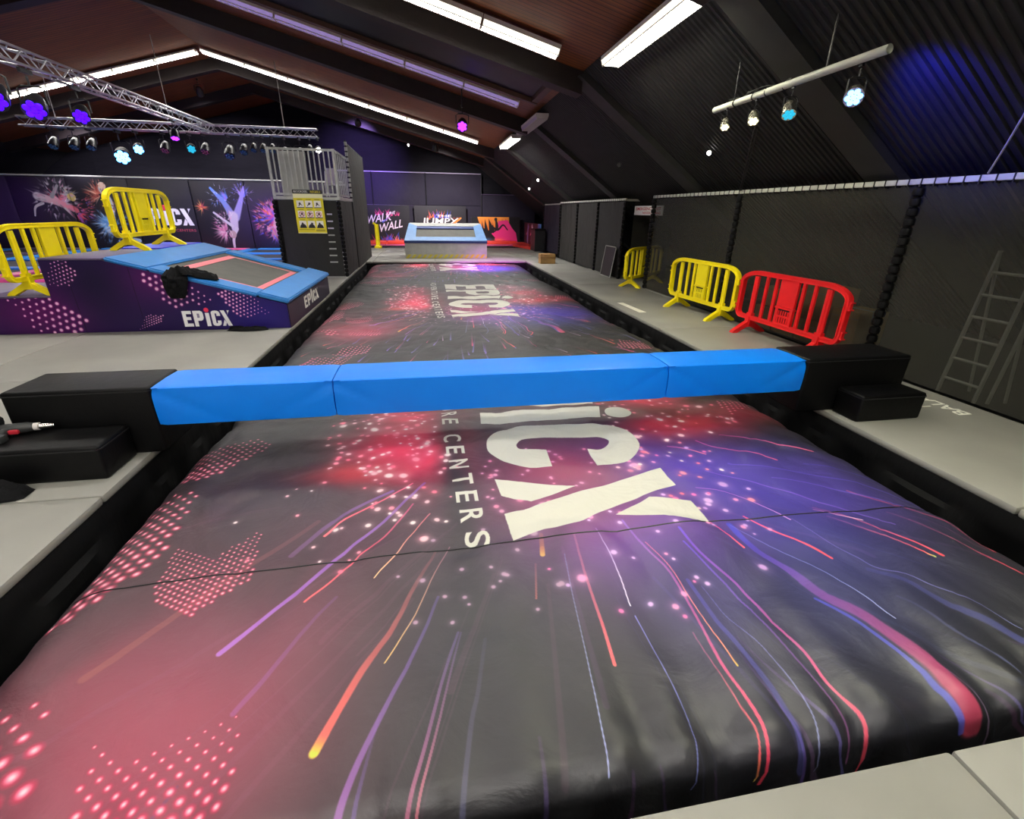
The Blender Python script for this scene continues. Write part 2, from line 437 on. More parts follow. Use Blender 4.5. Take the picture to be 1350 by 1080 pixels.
# printed artwork: outlines and streaks of the cover, platform and wall prints, in metres
D = {"streaks": [[[[-0.967, 1.618], [-0.73, 1.91], [-0.625, 2.052], [-0.507, 2.227], [-0.37, 2.406], [-0.317, 2.482], [-0.099, 2.835]], 0.0289, 0.021, [178, 108, 205], [140, 90, 215], 0.95, 0.6, None], [[[-0.671, 1.851], [-0.569, 1.966], [-0.452, 2.142], [-0.33, 2.293], [-0.172, 2.59]], 0.0127, 0.0122, [255, 100, 105], [235, 80, 140], 1, 0.7, None], [[[-0.674, 2.36], [-0.581, 2.507], [-0.358, 2.67], [-0.182, 2.847]], 0.0175, 0.0131, [255, 105, 115], [250, 90, 140], 1, 0.8, None], [[[-0.816, 2.206], [-0.753, 2.318], [-0.601, 2.549], [-0.31, 2.762]], 0.037, 0.0254, [140, 90, 160], [140, 90, 190], 0.5, 0.7, None], [[[-0.355, 1.959], [-0.256, 2.111], [-0.199, 2.245], [-0.067, 2.467]], 0.0086, 0.0094, [255, 215, 150], [255, 120, 140], 1, 0.7, None], [[[-0.268, 1.457], [-0.143, 1.687], [-0.046, 1.949], [0.039, 2.141]], 0.007, 0.0077, [245, 205, 120], [200, 120, 150], 1, 0.5, None], [[[-0.481, 1.129], [-0.419, 1.272], [-0.327, 1.488], [-0.241, 1.637], [-0.146, 1.867], [-0.042, 2.103]], 0.0396, 0.0168, [255, 105, 95], [150, 80, 90], 1, 0.35, [205, 215, 70]], [[[-1.455, 1.58], [-1.362, 1.697], [-1.26, 1.831], [-1.013, 2.159], [-0.735, 2.5]], 0.0453, 0.0365, [165, 92, 85], [140, 80, 90], 0.6, 0.35, None], [[[-0.817, 1.337], [-0.736, 1.476], [-0.622, 1.699], [-0.524, 1.852]], 0.0256, 0.0184, [165, 85, 160], [130, 80, 170], 0.55, 0.3, None], [[[-0.373, 0.921], [-0.324, 1.076], [-0.232, 1.287], [-0.114, 1.554], [-0.035, 1.774]], 0.026, 0.0149, [165, 100, 185], [110, 90, 190], 0.8, 0.4, None], [[[-0.165, 0.886], [-0.104, 1.067], [-0.039, 1.29], [0.047, 1.545]], 0.0166, 0.0136, [200, 105, 140], [120, 100, 190], 0.8, 0.4, None], [[[-0.135, 0.881], [-0.076, 1.063], [-0.013, 1.285], [0.06, 1.543]], 0.0119, 0.0102, [220, 120, 135], [130, 100, 190], 0.8, 0.3, None], [[[0.008, 0.857], [0.07, 1.137], [0.104, 1.241], [0.162, 1.482]], 0.0214, 0.0167, [105, 105, 150], [90, 90, 130], 0.5, 0.2, None], [[[0.52, 0.905], [0.545, 1.09], [0.583, 1.382], [0.616, 1.65], [0.659, 1.968]], 0.0062, 0.0067, [180, 190, 250], [130, 140, 200], 0.9, 0.4, None], [[[0.684, 1.284], [0.706, 1.502], [0.727, 1.827], [0.758, 2.123]], 0.0176, 0.0134, [250, 105, 110], [170, 90, 150], 1, 0.5, None], [[[0.44, 1.698], [0.487, 1.928]], 0.0112, 0.0123, [180, 95, 95], [150, 80, 100], 0.8, 0.4, None], [[[0.539, 1.986], [0.569, 2.152]], 0.0294, 0.0267, [190, 120, 85], [170, 90, 90], 0.9, 0.4, [210, 160, 90]], [[[0.882, 1.584], [0.905, 1.886], [0.905, 2.157]], 0.0081, 0.0073, [245, 240, 255], [190, 150, 230], 1, 0.6, None], [[[0.827, 0.833], [0.877, 0.996], [0.886, 1.132], [0.881, 1.289], [0.88, 1.523]], 0.0062, 0.0065, [140, 150, 235], [150, 150, 250], 0.7, 0.9, None], [[[1.107, 0.823], [1.136, 0.92], [1.153, 1.06], [1.141, 1.21], [1.155, 1.413], [1.168, 1.74], [1.122, 1.945], [1.097, 2.217]], 0.0145, 0.0141, [255, 75, 100], [150, 100, 235], 1, 0.6, None], [[[1.085, 0.853], [1.115, 0.956], [1.113, 1.089], [1.107, 1.241], [1.099, 1.388]], 0.0094, 0.007, [255, 95, 95], [200, 90, 150], 1, 0.5, [215, 210, 90]], [[[1.198, 1.2], [1.196, 1.343], [1.185, 1.54], [1.187, 1.777], [1.141, 1.988]], 0.0077, 0.0079, [255, 150, 110], [250, 110, 170], 1, 0.7, [235, 225, 90]], [[[1.27, 0.861], [1.287, 0.992], [1.281, 1.187], [1.248, 1.446], [1.237, 1.685]], 0.0357, 0.0237, [92, 92, 170], [95, 85, 200], 0.6, 0.5, None], [[[1.341, 0.849], [1.377, 1.045], [1.371, 1.27], [1.313, 1.436], [1.288, 1.639]], 0.0055, 0.0059, [170, 180, 240], [120, 110, 210], 0.8, 0.5, None], [[[1.491, 0.776], [1.554, 0.884], [1.563, 0.956], [1.526, 1.08], [1.535, 1.217], [1.5, 1.388], [1.473, 1.61], [1.407, 1.875], [1.397, 2.08]], 0.0161, 0.0184, [255, 85, 95], [120, 80, 240], 1, 0.8, [255, 220, 90]], [[[1.466, 0.858], [1.493, 0.946], [1.478, 1.102], [1.464, 1.283], [1.44, 1.447], [1.397, 1.743], [1.361, 1.96]], 0.0112, 0.0132, [150, 85, 140], [110, 80, 230], 0.7, 0.8, None], [[[2.03, 0.879], [2.02, 0.953], [2.024, 1.122], [1.975, 1.329], [1.875, 1.489], [1.835, 1.674], [1.755, 1.846], [1.732, 2.08]], 0.0957, 0.0422, [205, 70, 100], [70, 75, 225], 0.9, 0.7, None], [[[1.985, 0.874], [1.967, 0.949], [1.963, 1.113], [1.91, 1.317], [1.818, 1.483]], 0.0238, 0.0191, [95, 100, 215], [80, 85, 225], 0.8, 0.7, None], [[[2.114, 1.321], [2.073, 1.457], [1.984, 1.692], [1.837, 1.906], [1.732, 2.08]], 0.0088, 0.0084, [190, 200, 250], [120, 120, 220], 0.9, 0.6, None], [[[2.132, 1.73], [2.067, 1.877], [1.953, 2.016], [1.878, 2.151]], 0.0193, 0.0145, [255, 90, 110], [255, 90, 150], 1, 0.9, None], [[[1.69, 1.876], [1.662, 2.003], [1.624, 2.12]], 0.0153, 0.0118, [255, 90, 110], [240, 80, 150], 1, 0.8, None], [[[2.79, 1.658], [2.745, 1.785], [2.64, 1.932], [2.551, 2.047], [2.401, 2.178]], 0.0197, 0.0151, [255, 85, 100], [180, 80, 160], 1, 0.5, None], [[[2.74, 1.659], [2.654, 1.813], [2.537, 1.948], [2.406, 2.069]], 0.0153, 0.0122, [250, 95, 105], [150, 80, 160], 1, 0.5, [190, 220, 110]], [[[2.612, 2.013], [2.511, 2.069], [2.382, 2.155]], 0.0107, 0.01, [255, 210, 230], [230, 130, 200], 1, 0.7, None], [[[3.231, 1.695], [3.247, 1.815], [3.233, 1.958], [3.117, 2.042], [2.929, 2.167], [2.799, 2.327]], 0.0228, 0.0161, [225, 75, 95], [200, 80, 140], 0.9, 0.6, None], [[[3.116, 1.489], [3.065, 1.589], [3.061, 1.736], [2.966, 1.912], [2.852, 2.066]], 0.0211, 0.015, [225, 75, 95], [140, 70, 130], 0.9, 0.4, None], [[[3.232, 1.569], [3.185, 1.73], [3.125, 1.903], [2.962, 2.008]], 0.0131, 0.0099, [190, 75, 110], [120, 70, 140], 0.7, 0.3, None], [[[2.677, 1.185], [2.624, 1.329], [2.514, 1.46], [2.441, 1.567], [2.324, 1.638], [2.213, 1.847], [2.157, 2.076]], 0.0087, 0.0077, [160, 170, 235], [140, 110, 220], 0.8, 0.5, None], [[[2.582, 1.119], [2.554, 1.236], [2.451, 1.377], [2.393, 1.523], [2.275, 1.628]], 0.0597, 0.0334, [85, 90, 165], [80, 80, 170], 0.65, 0.3, None], [[[2.401, 1.005], [2.373, 1.081], [2.326, 1.16], [2.284, 1.35], [2.241, 1.431]], 0.023, 0.0155, [130, 140, 190], [100, 100, 160], 0.6, 0.3, None], [[[3.016, 2.895], [2.894, 2.993], [2.692, 3.15], [2.401, 3.251]], 0.0189, 0.0133, [255, 110, 140], [240, 90, 180], 1, 0.6, None], [[[2.604, 2.791], [2.515, 2.904], [2.251, 3.034], [2.137, 3.174]], 0.018, 0.0129, [255, 110, 150], [240, 90, 180], 1, 0.6, None], [[[2.095, 2.953], [1.991, 3.059], [1.869, 3.144]], 0.0152, 0.0126, [255, 120, 150], [230, 90, 180], 1, 0.6, None], [[[2.142, 2.07], [2.056, 2.265], [1.915, 2.423], [1.749, 2.496]], 0.0115, 0.0096, [240, 170, 240], [200, 110, 230], 1, 0.6, None], [[[3.058, 2.094], [2.757, 2.333], [2.364, 2.533]], 0.0153, 0.0111, [120, 110, 220], [130, 100, 230], 0.6, 0.6, None], [[[3.281, 2.131], [3.036, 2.36], [2.575, 2.62], [2.189, 2.792]], 0.021, 0.0177, [110, 100, 215], [120, 90, 235], 0.5, 0.5, None], [[[2.79, 1.954], [2.554, 2.171], [2.224, 2.483], [1.953, 2.714]], 0.0145, 0.0114, [150, 110, 230], [160, 100, 235], 0.6, 0.6, None], [[[3.582, 2.277], [3.261, 2.517], [2.774, 2.705]], 0.0278, 0.0178, [85, 85, 190], [90, 80, 210], 0.5, 0.4, None]], "C": [[0.83, 2.908], [0.673, 2.919], [0.521, 3.017], [0.413, 3.165], [0.391, 3.31], [0.442, 3.48], [0.621, 3.619], [0.904, 3.648], [1.335, 3.616], [1.546, 3.544], [1.643, 3.398], [1.635, 3.176], [1.522, 3.001], [1.391, 2.909], [1.174, 2.894], [1.19, 3.177], [1.303, 3.161], [1.386, 3.223], [1.403, 3.303], [1.325, 3.362], [0.965, 3.388], [0.724, 3.386], [0.643, 3.332], [0.639, 3.249], [0.71, 3.205], [0.856, 3.193]], "I": [[0.41, 3.987], [1.587, 4.014], [1.508, 3.753], [0.393, 3.739]], "dot": [[1.701, 3.837], [1.573, 3.856], [1.829, 3.826], [1.756, 3.976], [1.65, 3.707]], "X1": [[0.39, 2.388], [0.56, 2.435], [0.967, 2.567], [1.628, 2.789], [1.63, 2.553], [1.351, 2.472], [1.086, 2.355], [0.828, 2.243], [0.602, 2.197], [0.4, 2.126]], "X2": [[0.385, 2.801], [0.926, 2.626], [0.582, 2.491], [0.401, 2.585]], "X3": [[1.076, 2.278], [1.379, 2.443], [1.626, 2.349], [1.62, 2.113], [1.368, 2.218]], "hex": [[[[-1.473, 2.391], [-1.222, 2.251], [-1.045, 2.489], [-0.97, 2.057], [-1.188, 1.833], [-1.421, 2.01]], 0.034, 0.013, 0.006], [[[-1.829, 1.906], [-1.816, 2.138], [-1.876, 2.677], [-1.84, 3.051], [-1.594, 2.985], [-1.542, 2.625], [-1.528, 2.287], [-1.654, 2.027]], 0.068, 0.029, 0.014], [[[-1.835, 3.218], [-1.855, 3.638], [-1.438, 3.795], [-1.276, 3.632], [-1.441, 3.357], [-1.652, 3.129]], 0.055, 0.02, 0.01], [[[-1.188, 1.047], [-1.269, 1.319], [-1.105, 1.213], [-0.785, 1.329], [-0.734, 1.088], [-0.729, 0.96]], 0.05, 0.018, 0.005], [[[-1.821, 1.544], [-1.476, 1.496], [-1.465, 1.384], [-1.389, 1.196], [-1.363, 1.096], [-1.485, 1.096]], 0.085, 0.036, 0.01], [[[2.795, 3.987], [3.205, 4.192], [3.201, 3.93], [2.801, 3.674]], 0.06, 0.02, 0.012]], "hexC": [[2.857, 6.406]], "letters_y": [3.48, 3.258, 3.058, 2.807, 2.562, 2.386, 2.207], "glow1": [-0.458, 3.459], "glow1b": [-0.099, 3.278], "glow1c": [-0.691, 3.078], "glowR": [2.205, 3.515], "glowP": [1.908, 2.743], "glowP2": [2.161, 2.395], "glowV": [0.928, 2.028], "maroon": [0.882, 2.842], "haze": [-1.067, 1.361], "haze2": [-1.447, 1.562], "haze3": [-0.879, 1.732], "haze4": [-1.033, 1.115], "vio": [1.204, 2.125], "hazeL": [-1.465, 2.54], "blue2": [1.889, 2.019], "pf_hex": [[[[-5.045, 1.017], [-4.894, 1.016], [-4.765, 0.866], [-4.914, 0.662], [-5.205, 0.666]], 0.052, 0.006, 0.017], [[[-5.87, 0.531], [-5.207, 0.521], [-4.825, 0.182], [-4.996, -0.009], [-5.532, 0.006], [-5.689, 0.361]], 0.095, 0.012, 0.034], [[[-4.097, 0.879], [-3.547, 0.754], [-3.118, 0.423], [-3.233, 0.37], [-3.714, 0.342]], 0.088, 0.034, 0.012], [[[-3.061, 0.533], [-2.84, 0.603], [-2.585, 0.489], [-2.385, 0.221], [-2.824, 0.162]], 0.056, 0.022, 0.006], [[[-4.216, 0.018], [-4.074, 0.238], [-3.842, 0.233], [-3.908, 0.104]], 0.036, 0.012, 0.005]], "pf_logo": [[-3.598, 0.291], [-2.919, 0.301], [-3.599, 0.047], [-2.958, 0.057]], "pf_dot": [[-3.278, 0.307]], "gw_logo": [[-11.679, 1.601], [-9.508, 1.673], [-11.856, 0.943], [-9.65, 0.988]], "gw_fig3": [[-8.58, 2.461], [-8.266, 1.608], [-7.414, 2.525], [-7.745, 1.698], [-8.023, 1.359], [-8.05, 1.02], [-8.296, 0.018], [-8.794, 1.475], [-8.389, 1.016], [-8.649, 0.586]], "gw_fig4": [[-6.452, 1.801], [-6.368, 1.293], [-6.899, 1.458], [-6.808, 0.771], [-6.723, 0.509]], "gw_fig2": [[-12.821, 2.489], [-13.084, 1.859], [-12.712, 1.546], [-13.166, 1.054], [-12.766, 0.811], [-12.43, 0.311]], "gw_fig1": [[-14.873, 2.369], [-15.161, 2.057], [-14.731, 1.675], [-14.104, 2.231], [-14.631, 1.519], [-14.175, 1.286], [-13.718, 1.532], [-15.217, 1.668], [-15.411, 1.311]], "gw_spl": [[-9.286, 1.676]], "gw_seams": [[-13.982, 2.616], [-11.777, 2.667], [-9.509, 2.64], [-15.964, 2.571]], "b1": [[-2.564, 1.847], [-0.345, 1.88], [-2.752, -0.062], [-0.47, -0.056]], "b2": [[-0.266, 1.881], [2.141, 1.917], [-0.333, 0.832], [2.113, 0.852]], "b3": [[2.951, 1.322], [4.885, 1.343], [2.931, -0.167], [4.908, -0.163]]}
# ------------------------------------------------------------------ materials
M = {}
M['floor'] = mat('grey_vinyl', rgb(150, 149, 141), .5, var=.10, var_scale=1.3, bump=.06, bump_scale=9)
M['floor_edge'] = mat('grey_vinyl_edge', rgb(126, 124, 112), .5, var=.06, bump=.05)
M['black_vinyl'] = mat('black_vinyl', rgb(26, 26, 28), .42, var=.25, var_scale=9, bump=.05, bump_scale=12)
M['black_soft'] = mat('black_padding', rgb(6, 6, 7), .5, spec=.22, var=.2, bump=.12, bump_scale=18)
M['black_cloth'] = mat('black_cloth', rgb(16, 16, 18), .85, spec=.2, var=.3, bump=.4, bump_scale=30)
M['pit_cloth'] = mat('pit_curtain', rgb(12, 12, 13), .75, spec=.15, bump=.6, bump_scale=7, stretch=(1, 1, .35))
M['curtain'] = mat('black_curtain', rgb(30, 29, 34), .8, spec=.2, var=.15, bump=.5, bump_scale=1.4, stretch=(.35, 1, 1.6))
M['net'] = net_mat('black_mesh', rgb(54, 53, 47), .25)
M['net_solid'] = net_mat('black_mesh_backed', rgb(48, 48, 46), .0)
M['net_purple'] = net_mat('dark_net', rgb(48, 44, 58), .0)
M['blue'] = mat('blue_vinyl', rgb(0, 134, 255), .42, spec=.35, var=.04, var_scale=3, bump=.12, bump_scale=3.5)
M['blue_pad'] = mat('blue_pad_vinyl', rgb(45, 130, 205), .45, var=.06, bump=.08, bump_scale=8)
M['yellow'] = mat('yellow_plastic', rgb(255, 232, 14), .4, var=.04, bump=.03)
M['red'] = mat('red_plastic', rgb(238, 28, 32), .4, var=.05, bump=.03)
M['plastic_slot'] = mat('plastic_recess', rgb(40, 20, 15), .7)
M['steel'] = mat('galvanised_steel', rgb(186, 188, 184), .38, .55, var=.12, var_scale=14)
M['white_rail'] = mat('pale_rail', rgb(196, 198, 188), .45, var=.05)
M['alu'] = mat('aluminium', rgb(200, 200, 205), .3, .8, var=.08)
M['dark_metal'] = mat('dark_metal', rgb(40, 40, 44), .4, .4)
M['chrome'] = mat('chrome', rgb(215, 210, 205), .18, 1.0)
M['silver'] = mat('silver_lamp_body', rgb(205, 200, 185), .25, .85)
M['lamp_white'] = mat('white_lamp_housing', rgb(214, 208, 204), .4)
M['beam'] = mat('dark_beam', rgb(34, 24, 22), .65, var=.2, bump=.1)
M['rib'] = mat('black_rib', rgb(44, 44, 42), .7, var=.2, var_scale=3)
M['mat_bed'] = mat('trampoline_bed', rgb(92, 92, 86), .7, var=.12, var_scale=4, bump=.1, bump_scale=120)
M['dark_bed'] = mat('dark_trampoline_bed', rgb(50, 48, 50), .7, var=.1)
M['pink_tape'] = mat('pink_tape', rgb(245, 130, 140), .5)
M['red_pad'] = mat('red_pad_vinyl', rgb(245, 70, 55), .42, var=.05)
M['pink_pad'] = mat('pink_pad_vinyl', rgb(230, 90, 140), .45, var=.05)
M['purple_top'] = mat('purple_vinyl', rgb(96, 84, 112), .42, var=.08, bump=.08)
M['grey_pad'] = mat('grey_concrete_vinyl', rgb(168, 170, 164), .5, var=.12, var_scale=5, bump=.08)
M['greyblue_pad'] = mat('grey_blue_vinyl', rgb(96, 138, 186), .45, var=.08)
M['navy'] = mat('navy_vinyl', rgb(22, 52, 110), .45)
M['grey_panel'] = mat('pale_grey_panel', rgb(176, 178, 172), .5, var=.08)
M['lavender'] = mat('pale_lavender_plastic', rgb(196, 188, 214), .4)
M['cardboard'] = mat('cardboard', rgb(176, 138, 84), .8, var=.1, var_scale=5)
M['cardboard_dark'] = mat('old_cardboard', rgb(205, 172, 112), .85, var=.12)
M['cable'] = mat('black_cable', rgb(22, 22, 24), .5)
M['white_cable'] = mat('pale_rope', rgb(170, 168, 160), .6)
M['white_paint'] = mat('white_stencil', rgb(255, 253, 238), .55, var=.06, var_scale=25)
M['tool_red'] = mat('red_tool_plastic', rgb(190, 40, 55), .4)
M['tool_grey'] = mat('dark_tool_plastic', rgb(48, 50, 50), .45)
M['ladder'] = mat('dull_aluminium', rgb(205, 205, 196), .42, .3)
M['tube_on'] = glow_mat('lit_louvre', (1.0, .97, .92), TUBE_POWER)
M['tube_warm'] = glow_mat('lit_louvre_warm', (1.0, .98, .76), TUBE_POWER)
M['tube_soft'] = glow_mat('lit_louvre_soft', (1.0, .97, .92), TUBE_POWER * .6)
M['louvre_side'] = glow_mat('louvre_side', (1.0, .95, .78), .75)
M['tube_far'] = glow_mat('lit_louvre_far', (1.0, .97, .94), TUBE_POWER * 1.6)
M['tube_fill'] = glow_mat('fill_louvre', (1.0, .97, .92), TUBE_POWER * 2.6)  # stronger louvre for the added fill row behind the camera
M['pale_wall'] = mat('pale_bounce_wall', rgb(200, 198, 192), .8)
M['tube_off'] = mat('unlit_louvre', rgb(186, 172, 196), .35)
M['tube_spill'] = glow_mat('violet_spill_louvre', rgb(150, 130, 190), .25)  # unlit louvres; weak glow stands in for violet light on them

def slats_mat():
    """brown boarded ceiling: narrow boards running down the roof slope"""
    m, nt, p = new_mat('brown_boards')
    tc = nt.nodes.new('ShaderNodeTexCoord')
    sep = nt.nodes.new('ShaderNodeSeparateXYZ'); nt.links.new(tc.outputs['Object'], sep.inputs[0])
    mul = nt.nodes.new('ShaderNodeMath'); mul.operation = 'MULTIPLY'; mul.inputs[1].default_value = 1 / .11
    nt.links.new(sep.outputs['Y'], mul.inputs[0])
    fr = nt.nodes.new('ShaderNodeMath'); fr.operation = 'FRACT'; nt.links.new(mul.outputs[0], fr.inputs[0])
    gt = nt.nodes.new('ShaderNodeMath'); gt.operation = 'GREATER_THAN'; gt.inputs[1].default_value = .16
    nt.links.new(fr.outputs[0], gt.inputs[0])
    mp = nt.nodes.new('ShaderNodeMapping'); mp.inputs['Scale'].default_value = (.5, 9, .5)
    nt.links.new(tc.outputs['Object'], mp.inputs['Vector'])
    n = nt.nodes.new('ShaderNodeTexNoise'); n.inputs['Scale'].default_value = 2.0; n.inputs['Detail'].default_value = 6
    nt.links.new(mp.outputs[0], n.inputs['Vector'])
    r = nt.nodes.new('ShaderNodeValToRGB')
    r.color_ramp.elements[0].position = .3; r.color_ramp.elements[0].color = (*rgb(106, 56, 24), 1)
    r.color_ramp.elements[1].position = .75; r.color_ramp.elements[1].color = (*rgb(148, 84, 36), 1)
    nt.links.new(n.outputs['Fac'], r.inputs['Fac'])
    mx = nt.nodes.new('ShaderNodeMix'); mx.data_type = 'RGBA'
    mx.inputs['A'].default_value = (*rgb(54, 29, 12), 1)
    nt.links.new(gt.outputs[0], mx.inputs['Factor']); nt.links.new(r.outputs['Color'], mx.inputs['B'])
    nt.links.new(mx.outputs['Result'], p.inputs['Base Color'])
    b = nt.nodes.new('ShaderNodeBump'); b.inputs['Strength'].default_value = .6; b.inputs['Distance'].default_value = .01
    nt.links.new(gt.outputs[0], b.inputs['Height']); nt.links.new(b.outputs['Normal'], p.inputs['Normal'])
    p.inputs['Roughness'].default_value = .6
    return m
M['boards'] = slats_mat()

# ------------------------------------------------------------------ geometry constants
XL, XR = -2.11, 3.63            # pit edges
YN, YF = 0.755, 17.75            # pit near and far edges
XW = 5.24                       # right net fence
RX, RZ, RS = -6.72, 6.40, 0.256 # roof ridge and slope
KX, KZ = 2.85, 3.95             # right kink
LKX = RX - (KX - RX)
EX = 8.57                       # where the right slope reaches the floor
YB, YS = 28.0, -7.0             # back and front walls
SL = (KZ - 0.0) / (EX - KX)
def roof_z(x): return RZ - RS * abs(x - RX)
def slope_z(x): return KZ - SL * (x - KX)

# ------------------------------------------------------------------ setting: floor
fb = MB()
fb.box((-24, YS, -.30), (XL - .02, YB, -.06)); fb.box((XR + .02, YS, -.30), (EX + .3, YB, -.06))
fb.box((XL - .02, YS, -.30), (XR + .02, YN - .02, -.06)); fb.box((XL - .02, YF + .02, -.30), (XR + .02, YB, -.06))
fb.box((XL - .6, YN - .6, -1.9), (XR + .6, YF + .6, -1.75))
floor = struct(fb.build('floor', M['black_vinyl']))
def floor_mat(x0, x1, y0, y1, m='floor'):
    g = .004
    MB().box((x0 + g, y0 + g, -.06), (x1 - g, y1 - g, 0), bev=.018, seg=2).build('floor_mat', M[m], floor, smooth=True)
# walkway on the right, mat after mat
ys = [-3.0, -.6, 1.9, 4.4, 6.9, 9.4, 11.9, 14.4, 17.0, 19.6, 22.2]
for a, b in zip(ys, ys[1:]): floor_mat(XR, XW - .02, a, b)
for a, b in zip([9.4, 12.9], [12.9, 15.4]): floor_mat(XW - .02, EX - .2, a, b)
# left side
ys = [-3.0, .45, 2.92, 5.4, 7.6, 10.4, 13.2]
for a, b in zip(ys, ys[1:]):
    for c, d in ((-4.9, XL), (-7.6, -4.9), (-10.3, -7.6)): floor_mat(c, d, a, b)
for a, b in ((13.2, 15.5), (15.5, YF)): floor_mat(-4.1, XL, a, b)
# near end
for c, d in ((XL, -.2), (-.2, 1.7), (1.7, XR)): floor_mat(c, d, -2.0, YN)
# far end
for c, d in ((-4.1, -1.9), (-1.9, .3), (.3, 2.5), (2.5, XR)):
    for a, b in ((YF, 20.4), (20.4, 22.6), (22.6, 24.5)): floor_mat(c, d, a, b)
floor_mat(XR, XW, 22.2, 24.5)

# pit walls: padded rim and hanging black cloth with soft pleats
def pit_wall(name, p0, p1, inward):
    b = MB(); n = 220 if abs(p1[1] - p0[1]) > 8 else 90
    rows = [(0.0, -.06), (.012, -.10), (.02, -.16), (.016, -.21), (.028, -.24), (.035, -.6), (.05, -1.75)]
    vs = []; fs = []
    for i in range(n + 1):
        t = i / n; x = p0[0] + (p1[0] - p0[0]) * t; y = p0[1] + (p1[1] - p0[1]) * t
        for k, (o, z) in enumerate(rows):
            w = 0.0 if k < 4 else .022 * math.sin(t * 140 + 2 * math.sin(t * 31)) + .02 * noise.noise((t * 40, k, 1.3))
            vs.append((x + inward[0] * (o + w), y + inward[1] * (o + w), z))
    R_ = len(rows)
    for i in range(n):
        for k in range(R_ - 1):
            a = i * R_ + k; fs.append((a, a + 1, a + R_ + 1, a + R_))
    b.add(vs, fs)
    return struct(b.build(name, M['pit_cloth'], smooth=True))
pit_wall('wall_pit_left', (XL - .005, YN), (XL - .005, YF), (1, 0))
pit_wall('wall_pit_right', (XR + .005, YN), (XR + .005, YF), (-1, 0))
pit_wall('wall_pit_near', (XL, YN - .005), (XR, YN - .005), (0, 1))
pit_wall('wall_pit_far', (XL, YF + .005), (XR, YF + .005), (0, -1))

# ------------------------------------------------------------------ setting: shell
def shell_quad(name, pts, m, t=(0, 0, .1)):
    a = [Vector(p) for p in pts]; T = Vector(t)
    b = MB(); n = len(a)
    b.add(a + [p + T for p in a], [list(range(n)), list(range(2 * n - 1, n - 1, -1))] + [[i, (i + 1) % n, (i + 1) % n + n, i + n] for i in range(n)])
    return struct(b.build(name, m))
ceil = bpy.data.objects.new('ceiling', None); COL.objects.link(ceil); struct(ceil)
for nm, xa, xb in (('roof_boarding', RX, KX), ('roof_boarding', LKX, RX)):
    o = MB()
    a = [(xa, YS, roof_z(xa)), (xb, YS, roof_z(xb)), (xb, YB, roof_z(xb)), (xa, YB, roof_z(xa))]
    o.add(a + [(p[0], p[1], p[2] + .12) for p in a], [(0, 1, 2, 3), (7, 6, 5, 4), (0, 4, 5, 1), (1, 5, 6, 2), (2, 6, 7, 3), (3, 7, 4, 0)])
    q = o.build(nm, M['boards'], ceil); q['kind'] = 'structure'
# corrugated dark cladding on both lower roof slopes
def cladding(name, x0, z0, x1, z1, sgn):
    b = MB(); vs = []; fs = []
    d = Vector((x1 - x0, 0, z1 - z0)).normalized(); nrm = Vector((-d.z * sgn, 0, d.x * sgn))
    if nrm.z > 0: nrm = -nrm
    prof = []
    y = YS
    while y < YB:
        prof += [(y, 0), (y + .05, 0), (y + .06, .022), (y + .085, .022)]; y += .095
    for (yy, h) in prof:
        p = nrm * h
        vs += [(x0 + p.x, yy, z0 + p.z), (x1 + p.x, yy, z1 + p.z)]
    for i in range(len(prof) - 1): fs.append((2 * i, 2 * i + 1, 2 * i + 3, 2 * i + 2))
    b.add(vs, fs)
    b.add([(x0, YS, z0 + .1), (x1 + .1 * sgn, YS, z1), (x1 + .1 * sgn, YB, z1), (x0, YB, z0 + .1)], [(0, 1, 2, 3)])
    return struct(b.build(name, M['clad']))
M['clad'] = mat('dark_cladding', rgb(30, 30, 31), .6, var=.2, var_scale=2.5)
cladding('wall_right', KX, KZ, EX, 0.0, 1)
cladding('wall_left', LKX, KZ, LKX - (EX - KX), 0.0, -1)
gable = [(LKX - (EX - KX), 0), (LKX, KZ + .05), (RX, RZ + .05), (KX, KZ + .05), (EX, 0)]
struct(MB().prism(gable, .12, 'y', YB).build('wall_back', M['curtain']))
struct(MB().prism(gable, .12, 'y', YS - .12).build('wall_front', M['pale_wall']))  # unseen wall, its pale tone set to bounce fill light forward
# loose black drape hung over the back wall, softly folded
b = MB(); vs = []; fs = []; nx, nz = 90, 26
for i in range(nx + 1):
    x = LKX + 1 + (KX + 1.5 - LKX - 1) * i / nx
    top = min(roof_z(x), slope_z(x) if x > KX else 9) - .05
    for k in range(nz + 1):
        t = k / nz; z = 2.3 + (top - 2.3) * t
        vs.append((x, YB - .10 - .03 * math.sin(z * 7 + 2.2 * noise.noise((x * .35, z * .7, 0))) * (1 - t * .5) - .04 * noise.noise((x * .5, z * 1.4, 4)), z))
for i in range(nx):
    for k in range(nz):
        a = i * (nz + 1) + k; fs.append((a, a + 1, a + nz + 2, a + nz + 1))
b.add(vs, fs); struct(b.build('trim_drape', M['curtain'], smooth=True))

